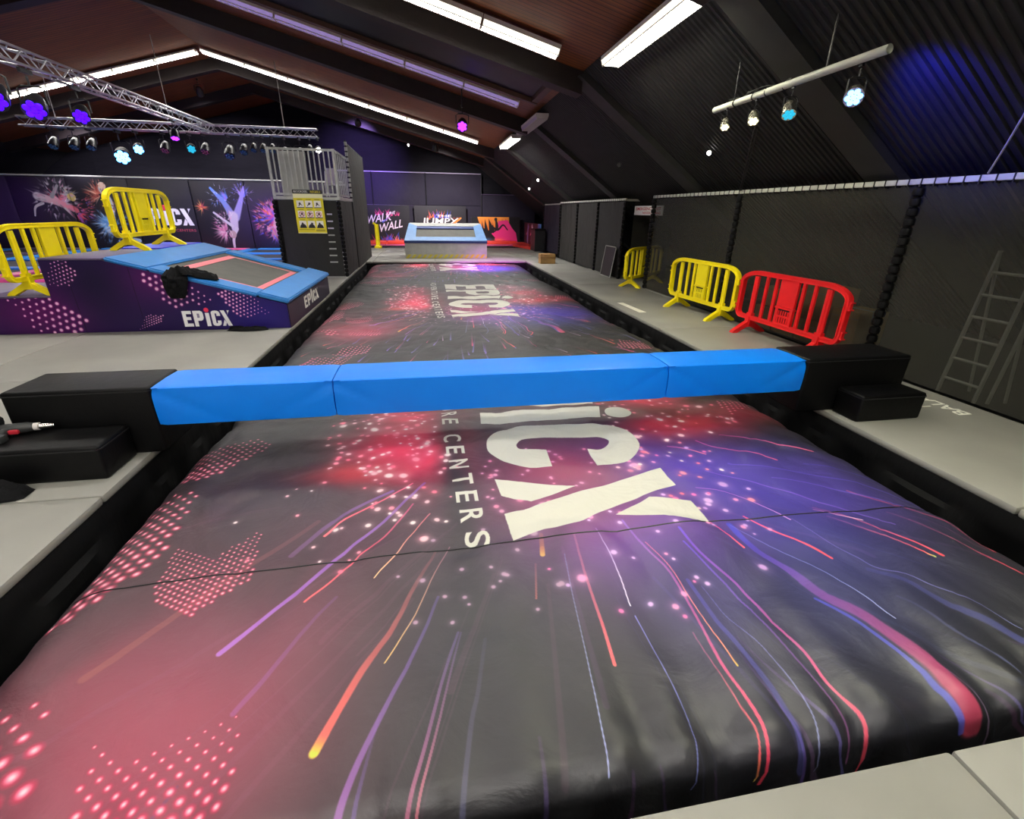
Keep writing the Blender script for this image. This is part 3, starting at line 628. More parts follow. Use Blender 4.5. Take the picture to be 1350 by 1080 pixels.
# roof frames: a dark beam under the boards and a rib down each slope
tn = 0
for y, yr in ((-3.2, -3.2), (1.1, 1.1), (5.3, 5.3), (9.55, 9.5), (14.3, 13.9), (20.9, 18.5), (24.5, 23.2)):
    tn += 1
    b = MB(); hw = .16; dep = .34
    pts = [(LKX, roof_z(LKX)), (RX, RZ), (KX, roof_z(KX))]
    for (xa, za), (xb, zb) in zip(pts, pts[1:]):
        b.prism([(xa, za - dep), (xb, zb - dep), (xb, zb), (xa, za)], 2 * hw, 'y', y - hw)
    struct(b.build('trim_%d' % tn, M['beam']))
    tn += 1
    b = MB()
    for s in (1, -1):
        f = lambda x: x if s == 1 else 2 * RX - x
        b.prism([(f(KX - .10), KZ - .08), (f(KX + .1), KZ + .0), (f(EX - .1), .10), (f(EX - .30), .10)], .46, 'y', yr - .23)
    struct(b.build('trim_%d' % tn, M['rib']))
# boxed-in dark soffit between the first two light rows
tn += 1
b = MB()
b.prism([(-6.4, roof_z(-6.4) - .16), (2.35, roof_z(2.35) - .16), (2.35, roof_z(2.35)), (-6.4, roof_z(-6.4))], 1.55, 'y', 9.85)
struct(b.build('trim_%d' % tn, M['black_soft']))
tn += 1
b = MB()
b.prism([(-6.4, roof_z(-6.4) - .24), (2.5, roof_z(2.5) - .24), (2.5, roof_z(2.5)), (-6.4, roof_z(-6.4))], .10, 'y', 11.42)
b.prism([(2.38, roof_z(2.4) - .22), (2.5, roof_z(2.5) - .22), (2.5, roof_z(2.5)), (2.38, roof_z(2.4))], 1.6, 'y', 9.82)
struct(b.build('trim_%d' % tn, mat('brown_trim', rgb(84, 54, 42), .6)))

# ------------------------------------------------------------------ fluorescent fixtures
def make_fixture(L, W, H, lens, label, group, baffles=True):
    r = local_thing('fluorescent_light', label, 'ceiling light', group)
    h = MB()
    h.prism([(-W / 2, 0), (-W / 2, -H * .45), (W / 2, -H * .45), (W / 2, 0)], L, 'x', -L / 2)
    for e in (-L / 2, L / 2 - .015): h.prism([(-W / 2, -H * .45), (-W * .42, -H - .004), (W * .42, -H - .004), (W / 2, -H * .45)], .015, 'x', e)
    h.build('housing', M['lamp_white'], r)
    d = MB(); x0, x1 = -L / 2 + .017, L / 2 - .017       # prismatic louvre: strong light straight down, faint from the sides
    P_ = [(-W * .48, -H * .46), (-W * .41, -H - .001), (W * .41, -H - .001), (W * .48, -H * .46)]
    d.add([(x0, p, q) for p, q in P_] + [(x1, p, q) for p, q in P_], [(1, 2, 6, 5)], 0)
    d.add([(x0, p, q) for p, q in P_] + [(x1, p, q) for p, q in P_], [(0, 1, 5, 4), (2, 3, 7, 6), (0, 3, 2, 1), (4, 5, 6, 7), (0, 4, 7, 3)], 1)
    d.build('louvre', [lens, lens if lens in (M['tube_off'], M['tube_spill']) else M['louvre_side']], r, recalc=False)
    if baffles:
        q = MB(); n = int(L / .09)
        for i in range(n):
            x = -L / 2 + .05 + (L - .1) * i / (n - 1)
            q.box((x - .004, -W * .40, -H - .014), (x + .004, W * .40, -H - .0015))
        q.box((-L / 2, -W * .42, -H - .016), (L / 2, -W * .395, -H - .0015)); q.box((-L / 2, W * .395, -H - .016), (L / 2, W * .42, -H - .0015))
        o = q.build('baffle_grid', M['lamp_white'], r); o['kind'] = 'stuff'
    return r
ang = math.atan(RS)
ORD = ['first', 'second', 'third', 'fourth', 'fifth', 'sixth', 'seventh', 'eighth', 'ninth']
def row(y, x_from, x_to, L, lens, label, group, W=.26, H=.1, off=.06):
    """fixtures end to end along the roof slope under a beam"""
    step = L * math.cos(ang); proto = None; x = x_from; s = 1 if x_to > x_from else -1; k = 0
    while (x_to - x) * s > step * .6:
        xc = x + s * step / 2
        lab = label % ORD[k]
        if proto is None: o = proto = make_fixture(L - .012, W, H, lens, lab, group)
        else: o = copy_tree(proto, lab, group)
        o.location = (xc, y, roof_z(xc) - off); o.rotation_euler = (0, ang if xc > RX else -ang, 0)
        x += s * step; k += 1
row(8.60, 2.22, -6.3, 1.24, M['tube_on'], 'bright fluorescent fixture, %s from the right end of the near slanting row', 'near row of lit ceiling fixtures', W=.22, H=.13)
row(12.45, 2.30, -6.3, 1.30, M['tube_spill'], 'unlit lilac fluorescent fixture, %s from the right in the middle slanting row', 'middle row of unlit ceiling fixtures', W=.24, H=.11)
row(19.55, RX + .02, 2.5, 1.30, M['tube_far'], 'lit fixture in the far light row, %s to the right of the ridge', 'far row of lit fixtures, right of the ridge')
row(19.55, RX - .14, -15.0, 1.30, M['tube_far'], 'lit fixture in the far light row, %s to the left of the ridge', 'far row of lit fixtures, left of the ridge')
row(4.3, 2.2, -6.3, 1.24, M['tube_soft'], 'lit fixture above the camera, %s from the right in the row over the blue beam', 'light row over the blue beam', W=.22, H=.13)
row(.2, 2.2, -6.3, 1.24, M['tube_soft'], 'lit fixture above the camera, %s from the right in the row over the near edge', 'light row over the near edge', W=.22, H=.13)
row(-4.2, 2.2, -6.3, 1.24, M['tube_fill'], 'added fill fixture behind the camera, %s from the right in the row by the pale wall', 'added fill row by the pale wall', W=.22, H=.13)  # unseen row added as frontal fill for upright faces
row(8.60, RX - .3, -14.0, 1.24, M['tube_on'], 'lit fixture of the near slanting row, %s to the left of the ridge', 'near row, left of the ridge', W=.22, H=.13)
for (yc, L, lens, lab) in ((6.72, 2.45, M['tube_warm'], 'big bright fluorescent fixture lengthways where brown ceiling meets black slope'),
                           (13.6, 2.6, M['tube_off'], 'unlit pale fixture lengthways under the roof kink beyond the big bright one'),
                           (16.9, 2.5, M['tube_far'], 'small distant lit fixture lengthways at the far end of the roof kink'),
                           (1.5, 2.45, M['tube_warm'], 'lit fluorescent fixture lengthways at the kink above the near walkway')):
    o = make_fixture(L, .30, .11, lens, lab, None)
    o.location = (2.82, yc, 3.80); o.rotation_euler = (0, 0, PI / 2)

# ------------------------------------------------------------------ the airbag: printed cover
BX0, BX1, BY0, BY1 = -1.97, 3.44, .875, 17.55     # outline of the inflated top
PER = 6.27                                       # the print repeats
cv = Canvas(-2.9, -.6, 4.4, 5.67, 290, (36, 36, 38))
def H(key, rx, ry, col, al, rot=0.0, rough=0.0): cv.haze(D[key][0], D[key][1], rx, ry, col, al, rot, rough)
H('haze', .62, .55, (158, 66, 88), .88); H('haze2', .40, .38, (165, 58, 80), .7); H('haze3', .55, .38, (135, 62, 84), .75)
H('haze4', .5, .4, (166, 60, 86), .65)
H('hazeL', .50, .8, (84, 42, 56), .75); cv.haze(-.55, 2.35, .55, .5, (96, 46, 66), .7)
H('glowP', .9, .55, (88, 52, 190), .95, -.35); H('glowP2', .85, .38, (74, 58, 178), .85, -.25); H('blue2', .8, .35, (62, 62, 160), .75, -.45)
cv.haze(2.7, 2.6, .6, .5, (66, 52, 140), .7)
H('glowV', .62, .48, (128, 62, 150), .85); H('vio', .55, .38, (128, 66, 180), .8)
H('maroon', .52, .48, (158, 44, 88), .95); cv.haze(.72, 2.45, .5, .4, (140, 50, 100), .6)
cv.haze(1.25, 1.6, .4, .5, (62, 58, 120), .7, -.3); cv.haze(1.9, 1.5, .5, .4, (54, 58, 128), .6)
cv.haze(.25, 1.5, .5, .5, (44, 44, 52), .7)
H('glow1', .46, .36, (255, 50, 92), 1.0, -.3, .15); H('glow1b', .30, .50, (255, 56, 100), 1.0, 0, .15); H('glow1c', .42, .17, (238, 70, 78), .95, -.2)
cv.haze(-.25, 4.1, .42, .62, (240, 40, 84), .95, .2, .3); cv.haze(-.45, 4.9, .4, .35, (210, 40, 80), .7, 0, .3)
H('glowR', .58, .28, (255, 62, 86), 1.0, .12, .2); cv.haze(2.15, 4.3, .5, .5, (238, 44, 84), .95, 0, .3); cv.haze(2.9, 3.75, .6, .22, (190, 60, 76), .7)
cv.haze(2.0, 5.0, .45, .35, (190, 50, 100), .7); cv.haze(1.0, 4.4, .6, .9, (120, 44, 70), .6)
cv.haze(.12, 3.1, .10, 1.2, (18, 16, 18), .75)                    # dark band under the small lettering
# dark clouds and grain between the glows
for k in range(60):
    cv.haze(rng.uniform(-1.9, 3.4), rng.uniform(.5, 5.6), rng.uniform(.05, .16), rng.uniform(.15, .45), (24, 23, 26), rng.uniform(.08, .24), rng.uniform(-.6, .6))
cv.haze(-1.0, 3.25, .36, .30, (22, 23, 24), .75); cv.haze(-1.35, 4.0, .5, .5, (24, 24, 26), .6)
# streaks of light
src = np.array([.75, 3.1])
for k in range(34):                                               # faint rays
    a = rng.uniform(-1.35, 1.35); r0 = rng.uniform(.9, 1.6); r1 = r0 + rng.uniform(.5, 2.1)
    dv = np.array([math.sin(a), -math.cos(a)])
    p1 = src + dv * r1 * np.array([1.25, 1.0]); p0 = src + dv * r0 * np.array([1.25, 1.0])
    if p1[0] < .4: c = (150, 86, 120)
    else: c = [(90, 92, 190), (110, 90, 210), (150, 90, 170), (95, 110, 170)][k % 4]
    w = float(rng.choice([.006, .008, .012, .03]))
    cv.line([p1, (p1 + p0) / 2, p0], w, w * .6, c, c, .17, .10)
for k in range(60):                                               # the ends of the rays, on the next length of the cover
    x = rng.uniform(-1.7, 3.3); y = rng.uniform(-.5, .75); a = (x - .6) * .28 + rng.uniform(-.15, .15); l = rng.uniform(.15, .7)
    c = [(250, 100, 90), (140, 110, 220), (235, 80, 130), (110, 110, 190), (200, 170, 200)][int(rng.integers(5))]
    w = float(rng.uniform(.012, .03))
    cv.line([(x, y), (x - a * l, y + l)], w, w * .5, c, (90, 60, 110), .9, .35)
for pts, w0, w1, c0, c1, a0, a1, tip in D['streaks']:
    cv.line(pts, w0, w1, c0, c1, a0, a1)
    if tip:
        p = np.array(pts[0]); q = np.array(pts[1]); d_ = (q - p) / np.linalg.norm(q - p)
        cv.line([p, p + d_ * max(.05, w0 * 1.5)], w0, w0, tip, c0, 1.0, .6)
# sparks
def sparks(n, cx, cy, rx, ry, r0, r1, cols):
    for k in range(n):
        t = rng.uniform(0, 2 * PI); q = math.sqrt(rng.uniform(0, 1))
        x = cx + rx * q * math.cos(t); y = cy + ry * q * math.sin(t); r = 1.3 * rng.uniform(r0, r1) * (1 if rng.random() < .8 else 1.6)
        c = cols[int(rng.integers(len(cols)))]
        cv.haze(x, y, r * 1.5, r * 1.5, c, .35); cv.ell(x, y, r, r, c, .9, 0, .5)
PK = [(255, 205, 215), (255, 150, 175), (255, 235, 235), (255, 120, 150)]
VI = [(235, 190, 245), (255, 160, 215), (220, 170, 235), (255, 120, 190)]
sparks(120, -.45, 3.75, .45, .75, .009, .02, PK); sparks(50, -.15, 2.9, .32, .7, .008, .02, PK); sparks(26, -.7, 2.6, .55, .6, .008, .016, PK)
sparks(60, .85, 2.75, .65, .5, .008, .018, [(230, 130, 170), (225, 150, 190)]); sparks(60, 1.75, 2.75, .45, .6, .010, .02, VI + PK)
sparks(40, 2.2, 3.7, .7, .5, .010, .02, PK); sparks(34, 1.2, 1.95, .8, .5, .008, .018, VI); sparks(20, .2, 1.9, .5, .4, .008, .016, [(190, 150, 180)])
sparks(60, 2.0, 4.5, .6, .9, .010, .02, PK); sparks(60, -.5, 4.9, .5, .7, .010, .02, PK)
# halftone dots inside faceted shapes
def halftone(c_, poly, pitch, ra, rb, core, halo, grad=(0, 1), rot=0.0, soft=.8):
    p = np.array(poly); lo = p.min(0); hi = p.max(0); cc, ss = math.cos(rot), math.sin(rot)
    n = int(max(hi - lo) / pitch) + 3; mid = (lo + hi) / 2
    for i in range(-n, n):
        for j in range(-n, n):
            u = (i + .5 * (j % 2)) * pitch; v = j * pitch * .87
            x = mid[0] + u * cc - v * ss; y = mid[1] + u * ss + v * cc
            if not Canvas.inside(p, np.array([x]), np.array([y]))[0]: continue
            t = ((x - lo[0]) * grad[0] + (y - lo[1]) * grad[1]) / max(1e-6, (hi[0] - lo[0]) * abs(grad[0]) + (hi[1] - lo[1]) * abs(grad[1]))
            t = t if t >= 0 else t + 1
            r = ra + (rb - ra) * min(1, max(0, t)); r *= rng.uniform(.85, 1.08)
            if halo: c_.ell(x, y, r * 1.45, r * 1.45, halo, .8, 0, .55)
            c_.ell(x, y, r * .92, r * .92, core, .95, 0, soft)
for k, (poly, pitch, r0, r1) in enumerate(D['hex']):
    halftone(cv, poly, pitch, r0, r1, (255, 214, 222), (228, 34, 84), (0, 1), [.5, .3, .3, .4, .4, .2][k])
# a third and a fourth dotted patch on the part of the cover that shows beyond the blue beam
for ox, oy, sc in ((-1.05, .35, .25), (-1.35, -.15, .36), (2.87, .22, .3)):
    halftone(cv, [(ox - sc, oy - sc * .5), (ox - sc * .4, oy + sc * .7), (ox + sc, oy + sc * .6), (ox + sc * .8, oy - sc * .6), (ox, oy - sc)], .06, .02, .012, (255, 206, 216), (222, 40, 90), (0, 1), .3)
# lettering
W_ = (212, 211, 197)
c_ = D['C']; cv.poly(spline(c_[0:15]) + spline(c_[15:]), W_)
for key in ('I', 'X1', 'X2', 'X3'): cv.poly(D[key], W_)
cv.ell(1.715, 3.845, .125, .125, W_)
bx, tx = .40, 1.62
cv.poly([(bx, 5.36), (tx, 5.36), (tx, 4.79), (1.36, 4.79), (1.36, 5.12), (1.14, 5.12), (1.14, 4.86), (.90, 4.86), (.90, 5.12), (.66, 5.12), (.66, 4.79), (bx, 4.79)], W_)
cv.poly([(bx, 4.71), (tx, 4.71), (tx, 4.30), (1.57, 4.14), (1.45, 4.08), (1.02, 4.08), (.90, 4.14), (.84, 4.30), (.84, 4.46), (bx, 4.46)], W_)
cv.poly([(1.08, 4.46), (1.38, 4.46), (1.38, 4.36), (1.33, 4.31), (1.12, 4.31), (1.08, 4.36)], (60, 26, 38))
for k, ch in enumerate('CENTERS'):
    yc = 3.50 - .2205 * k
    cv.text(ch, .055 + .012 * k, yc + .075, .135, .145, W_, right=(0, -1), up=(1, 0))
for k, ch in enumerate('ADVENTURE'):
    yc = 5.62 - .2235 * k
    cv.text(ch, .055, yc + .075, .135, .145, W_, right=(0, -1), up=(1, 0))
M['cover'] = cv.material('airbag_print', rough=.50, spec=.85, bump=.5, bump_scale=2.8, ext='REPEAT')

nt = M['cover'].node_tree; bs = nt.nodes['Principled BSDF']; b0 = [n for n in nt.nodes if n.type == 'BUMP'][0]
tc = [n for n in nt.nodes if n.type == 'TEX_COORD'][0]
rn = nt.nodes.new('ShaderNodeTexNoise'); rn.noise_type = 'RIDGED_MULTIFRACTAL'; rn.inputs['Scale'].default_value = 1.7; rn.inputs['Detail'].default_value = 5; rn.inputs['Distortion'].default_value = .8
nt.links.new(tc.outputs['Object'], rn.inputs['Vector'])
b1 = nt.nodes.new('ShaderNodeBump'); b1.inputs['Strength'].default_value = .22; b1.inputs['Distance'].default_value = .04; b1.invert = True
nt.links.new(rn.outputs['Fac'], b1.inputs['Height']); nt.links.new(b0.outputs['Normal'], b1.inputs['Normal']); nt.links.new(b1.outputs['Normal'], bs.inputs['Normal'])

def smooth(t): t = min(1, max(0, t)); return t * t * (3 - 2 * t)
def bag_z(x, y):
    z = -.07 + .035 * math.sin((x - BX0) / (BX1 - BX0) * PI)
    for d, w, h in ((x - BX0, .34, .30), (BX1 - x, .55, .26), (y - BY0, .10, .12), (BY1 - y, .5, .3)):
        if d < w: t = 1 - max(0, d) / w; z -= h * (1 - math.sqrt(max(0, 1 - t * t * .995)))
    # soft wrinkles, a trough under the beam and a fold beyond it
    z += .018 * noise.noise((x * 1.3, y * 1.1, 0)) + .014 * noise.noise((x * 2.6 + y * .8, y * 2.2 - x * .6, 3)) + .006 * noise.noise((x * 6, y * 5, 7))
    for (a_, f_, sd) in ((.5, 1.1, 11), (-.7, .9, 17), (1.9, 1.3, 23)):        # sharp pulled creases
        u = x * math.cos(a_) + y * math.sin(a_); v = -x * math.sin(a_) + y * math.cos(a_)
        q = abs(noise.noise((u * .7, v * 2.6 * f_, sd))); z -= .012 * max(0, 1 - q / .09) * max(0, noise.noise((u * .9, v * .9, sd + 2)) + .15)
    rdg = 1 - abs(noise.noise((x * 1.5 + y * .4, y * 1.3, 9)) * 2); z -= .010 * max(0, rdg - .7) / .3
    z -= .045 * math.exp(-((y - 4.25 - .05 * math.sin(x * 2)) / .16) ** 2)
    z += .03 * math.exp(-((y - 5.55 - .25 * x * .3) / .22) ** 2) * smooth((x + 1.9) / .6)
    if y > 5.2: z += .03 * math.sin((y - 5.2) * 1.15 + .2 * x) * smooth((y - 5.2) / 2) + .010 * noise.noise((x * 1.2, y * 3.4, 5))
    # puckers drawn in at the near hem and along the sides
    e = math.exp(-max(0, y - BY0) / .24); z -= .038 * e * (1 + math.sin(x * 21 + 3 * noise.noise((x * 2.1, 0, 2)))) * (.45 + .55 * smooth((x + .4) / 1.8)); q = 1 - abs(math.sin(x * 8.5 + 4 * noise.noise((x * 1.4, 3, 8)) + (y - BY0) * 2.2)); z -= .045 * math.exp(-max(0, y - BY0) / .16) * q ** 3 * smooth((x + .8) / 1.4)
    e = math.exp(-max(0, x - BX0) / .10); z -= .010 * e * (1 + math.sin(y * 19 + 3 * noise.noise((y * 2, 1, 2))))
    e = math.exp(-max(0, BX1 - x) / .22); z -= .016 * e * (1 + math.sin(y * 15 + 3 * noise.noise((y * 2, 5, 2))))
    return z
xs = [BX0 + (BX1 - BX0) * (.5 - .5 * math.cos(PI * (i / 150))) * .35 + (BX1 - BX0) * (i / 150) * .65 for i in range(151)]
ys = []; y = BY0
while y < BY1:
    ys.append(y); y += .012 if y < 1.05 else (.03 if y < 4.6 else (.045 if y < 9 else .09))
ys.append(BY1)
drops = [.06, .16, .45, 1.0, 1.6]
b = MB(); uvs = []; uvB = []
cx_ = [(xs[0] - .02 * (1 - math.exp(-d * 5)), d, xs[0] - d) for d in reversed(drops)] + [(x, 0, x) for x in xs] + [(xs[-1] + .02, d, xs[-1] + d) for d in drops]
cy_ = [(ys[0] - .03 * (1 - math.exp(-d * 6)), d, ys[0] - d) for d in reversed(drops)] + [(y, 0, y) for y in ys] + [(ys[-1], d, ys[-1] + d) for d in drops]
vs = []
for (y, dy, vy) in cy_:
    for (x, dx, vx) in cx_:
        xx = min(max(x, BX0), BX1); yy = min(max(y, BY0), BY1)
        z = bag_z(xx, yy) - max(dx, dy)
        wob = .012 * math.sin(xx * 23 + yy * 17) * (1 if dx or dy else 0)
        vs.append((x + (wob if dx else 0), y + (wob if dy else 0), z)); uvs.append(((vx + 2.9) / 7.3, (vy + .6) / PER)); uvB.append(((vx + 2.9) / 7.3, (2.12 + (vy - 8.35) / 1.13 + .6) / PER))
nC = len(cx_); fs = []
for j in range(len(cy_) - 1):
    for i in range(nC - 1):
        a = j * nC + i; fs.append((a, a + 1, a + nC + 1, a + nC))
me = bpy.data.meshes.new('airbag'); me.from_pydata(vs, [], fs); me.materials.append(M['cover'])
ul = me.uv_layers.new(name='UVMap')
li = np.empty(len(me.loops), np.int32); me.loops.foreach_get('vertex_index', li)
fq = np.array(fs); yq = np.array([v[1] for v in vs])[fq].min(1)      # a new printed length starts at the fold beyond the beam
far = np.repeat(yq >= 5.45, 4)
ul.data.foreach_set('uv', np.where(far[:, None], np.array(uvB, np.float32)[li], np.array(uvs, np.float32)[li]).astype(np.float32).ravel())
me.polygons.foreach_set('use_smooth', [True] * len(me.polygons))
bag = bpy.data.objects.new('airbag', me); COL.objects.link(bag)
tag(bag, 'huge black airbag cover printed with white lettering and pink and violet light streaks', 'airbag')
# raised stitched seam tapes across the cover
for sy, tape in ((2.115, .012), (8.40, .02), (14.65, .02)):
    s = MB(); n = 110; v_ = []; f_ = []
    for i in range(n + 1):
        x = BX0 + .05 + (BX1 - BX0 - .1) * i / n; y_ = sy + .01 * math.sin(x * 1.4)
        z0 = bag_z(x, y_)
        v_ += [(x, y_ - tape / 2, z0 + .001), (x, y_, z0 + .004), (x, y_ + tape / 2, z0 + .001)]
    for i in range(n):
        a = i * 3; f_ += [(a, a + 1, a + 4, a + 3), (a + 1, a + 2, a + 5, a + 4)]
    s.add(v_, f_); s.build('seam', M['black_vinyl'], bag, smooth=True)

# ------------------------------------------------------------------ blue balance beam across the airbag
BT = .505; BB = .215; BY_A, BY_B = 3.50, 3.93
beam = thing('balance_beam', (.6, 3.7, BB), 'long padded blue balance beam spanning the airbag between two black blocks', 'balance beam')
def padded(x0, x1, creases):
    """one padded length: flat top, front and back with soft diagonal pulls at its ends"""
    nx = max(8, int((x1 - x0) / .05)); prof = []
    hy = (BY_B - BY_A) / 2; cy = (BY_A + BY_B) / 2; cz = (BT + BB) / 2; hz = (BT - BB) / 2
    ring = []
    for (sy, sz), k in (((-1, -1), 0), ((-1, 1), 1), ((1, 1), 2), ((1, -1), 3)):
        pass
    N = 9
    def lerp(a, b_, t): return (a[0] + (b_[0] - a[0]) * t, a[1] + (b_[1] - a[1]) * t)
    cs = [(-hy, -hz), (-hy, hz), (hy, hz), (hy, -hz)]
    for k in range(4):
        a, c = cs[k], cs[(k + 1) % 4]
        for t in [.015, .06] + [.06 + .88 * q / N for q in range(1, N)] + [.94, .985]: ring.append((lerp(a, c, t), k, t))
    vs = []; fs = []; n = len(ring)
    for i in range(nx + 1):
        u = i / nx; x = x0 + (x1 - x0) * u
        for (p, k, t) in ring:
            y, z = p; bow = .006 * math.sin(PI * t) * (1 if k != 2 else .4)
            for (ux, sgn) in creases:
                dd = (x - ux) * sgn
                if dd > 0 and k == 0: bow -= .022 * math.exp(-((t - (.95 - dd * 1.9)) / .09) ** 2) * math.exp(-dd * 3.2)
            if k == 1: bow += .003 * noise.noise((x * 3, t * 4, 2))
            nrm = [(-1, 0), (0, 1), (1, 0), (0, -1)][k]
            end = 1 - .35 * math.exp(-min(u, 1 - u) * (x1 - x0) / .014) * .10
            vs.append((x, cy + y * end + nrm[0] * bow, cz + z * end + nrm[1] * bow))
    for i in range(nx):
        for k in range(n):
            a = i * n + k; c = i * n + (k + 1) % n; fs.append((a, c, c + n, a + n))
    fs.append(list(range(n))[::-1]); fs.append([nx * n + k for k in range(n)])
    return MB().add(vs, fs)
xb = [-2.00, -.755, 1.985, 3.32]
for k, (a, c) in enumerate(zip(xb, xb[1:])):
    padded(a + .004, c - .004, [(a, 1), (c, -1)]).build('padded_length', M['blue'], beam, smooth=True)

def padded_block(name, lo, hi, label, cat, group=None, bev=.022):
    t = thing(name, ((lo[0] + hi[0]) / 2, (lo[1] + hi[1]) / 2, lo[2]), label, cat, group)
    MB().box(lo, hi, bev=bev, seg=3).build('foam_body', M['black_soft'], t, smooth=True)
    p = MB(); z = hi[2] - .028
    e = .004
    p.sweep([(lo[0] - e + .02, lo[1] - e + .0, z), (hi[0] + e - .02, lo[1] - e, z), (hi[0] + e, lo[1] + .02, z), (hi[0] + e, hi[1] - .02, z), (hi[0] - .02, hi[1] + e, z), (lo[0] + .02, hi[1] + e, z), (lo[0] - e, hi[1] - .02, z), (lo[0] - e, lo[1] + .02, z)],
            [(-.003, -.004), (.003, -.004), (.003, .004), (-.003, .004)], (0, 0, 1), closed=True)
    p.build('piping', M['black_vinyl'], t)
    return t
padded_block('end_block', (-2.92, 3.50, .0), (-2.00, 3.95, .515), 'tall black padded block holding the left end of the blue beam', 'padded block')
padded_block('end_block', (3.325, 3.50, .0), (4.42, 3.95, .515), 'tall black padded block holding the right end of the blue beam', 'padded block')
padded_block('step_block', (-3.05, 3.13, 0), (-2.19, 3.49, .25), 'low black padded step with a drill on it in front of the left block', 'padded step')
padded_block('step_block', (3.70, 3.21, 0), (4.37, 3.488, .25), 'low black padded step in front of the right block beside the floor lettering', 'padded step')

# ------------------------------------------------------------------ crowd barriers
def rounded(x0, z0, x1, z1, rt, rb, n=8):
    pts = []
    for (cx, cz, r, a0) in ((x0 + rb, z0 + rb, rb, PI), (x1 - rb, z0 + rb, rb, 1.5 * PI)):
        pts += [(cx + r * math.cos(a0 + k / n * PI / 2), 0, cz + r * math.sin(a0 + k / n * PI / 2)) for k in range(n + 1)]
    for (cx, cz, a0) in ((x1 - rt[0], z1 - rt[1], 0), (x0 + rt[0], z1 - rt[1], PI / 2)):
        pts += [(cx + rt[0] * math.cos(a0 + k / n * PI / 2), 0, cz + rt[1] * math.sin(a0 + k / n * PI / 2)) for k in range(n + 1)]
    return pts
def make_barrier(color, label, group):
    m = M[color]; L = 1.0
    r = local_thing('crowd_barrier', label, 'barrier', group)
    zb, zt = .20, .93
    fr = MB()
    fr.sweep(rounded(-.95, zb + .03, .95, zt - .03, (.36, .15), .09), [(-.032, -.026), (.032, -.026), (.032, .026), (-.032, .026)], (0, 1, 0), closed=True)
    fr.build('frame', m, r, smooth=True)
    rg = MB()
    for s in (-1, 1):                                    # double ridges moulded round the frame
        for off in (-.022, .022):
            rg.sweep([(p[0], s * .030, p[2]) for p in rounded(-.95 - off, zb + .03 - off, .95 + off, zt - .03 + off, (.36 + off, .15 + off), .09 + off)], [(-.007, -.006), (.007, -.006), (.007, .006), (-.007, .006)], (0, 1, 0), closed=True)
    rg.build('ridge', m, r)
    for x, w in ((-.66, .085), (-.44, .05), (-.25, .05), (.25, .05), (.44, .05), (.66, .085)):
        s = MB(); s.box((x - w / 2, -.020, zb + .05), (x + w / 2, .020, zt - .05 - (.03 if abs(x) > .6 else 0)), bev=.006, seg=1)
        s.box((x - .008, -.026, zb + .06), (x + .008, .026, zt - .09))
        s.build('slat', m, r)
    p = MB(); p.box((-.16, -.022, .50), (.16, .022, zt - .05), bev=.005, seg=1); p.build('sign_panel', m, r)
    p = MB()                                             # pierced lower half of the middle panel
    p.box((-.16, -.022, zb + .05), (-.11, .022, .50)); p.box((.11, -.022, zb + .05), (.16, .022, .50))
    p.box((-.11, -.022, .36), (.11, .022, .385)); p.box((-.11, -.022, zb + .05), (.11, .022, zb + .08))
    for k in range(5):
        x = -.088 + .044 * k; p.box((x - .012, -.022, zb + .08), (x + .012, .022, .36)); p.box((x - .010, -.022, .385), (x + .010, .022, .45))
    p.box((-.17, -.030, .475), (.17, .030, .50)); p.build('pierced_panel', m, r)
    q = MB(); q.box((-.11, -.012, zb + .06), (.11, .012, .474)); q.build('slot_backing', M['plastic_slot'], r)
    for sx in (-1, 1):
        x = .66 * sx; f = MB()
        f.prism([(-.05, .255), (.05, .255), (.055, .17), (.27, .035), (.29, 0), (.20, 0), (.05, .085), (-.05, .085), (-.20, 0), (-.29, 0), (-.27, .035), (-.055, .17)], .075, 'x', x - .0375)
        f.prism([(-.034, .30), (.034, .30), (.034, .12), (-.034, .12)], .1, 'x', x - .05)
        f.build('foot', m, r)
        h = MB()
        for z in (.34, .70):
            h.box((sx * .98 - .022, -.024, z - .055), (sx * .98 + .022, .024, z + .055), bev=.006, seg=1)
            h.box((sx * 1.0 - .02, -.03, z + .035), (sx * 1.0 + .02, .03, z + .05)); h.box((sx * 1.0 - .02, -.03, z - .05), (sx * 1.0 + .02, .03, z - .035))
        h.build('hook', m, r)
    return r
by = make_barrier('yellow', 'yellow plastic barrier on the grey walkway, end to end with the red one', None)
def place(o, x, y, z, ax, ay): o.location = (x, y, z); o.rotation_euler = (0, 0, math.atan2(ay, ax)); return o
place(by, 4.90, 8.00, 0, .07, -1.0)
place(copy_tree(by, 'yellow plastic barrier standing on the low dotted box at the left edge'), -5.46, 8.35, .525, .0, -1.0)
place(copy_tree(by, 'yellow plastic barrier standing high on top of the purple platform'), -4.72, 9.56, 1.035, .02, -1.0)
place(copy_tree(by, 'yellow plastic barrier half hidden in the gap below the red and white sign'), 5.45, 11.63, 0, .76, .62)
place(make_barrier('red', 'red plastic crowd barrier beside the black block on the right walkway', None), 4.95, 5.86, 0, .05, -1.0)

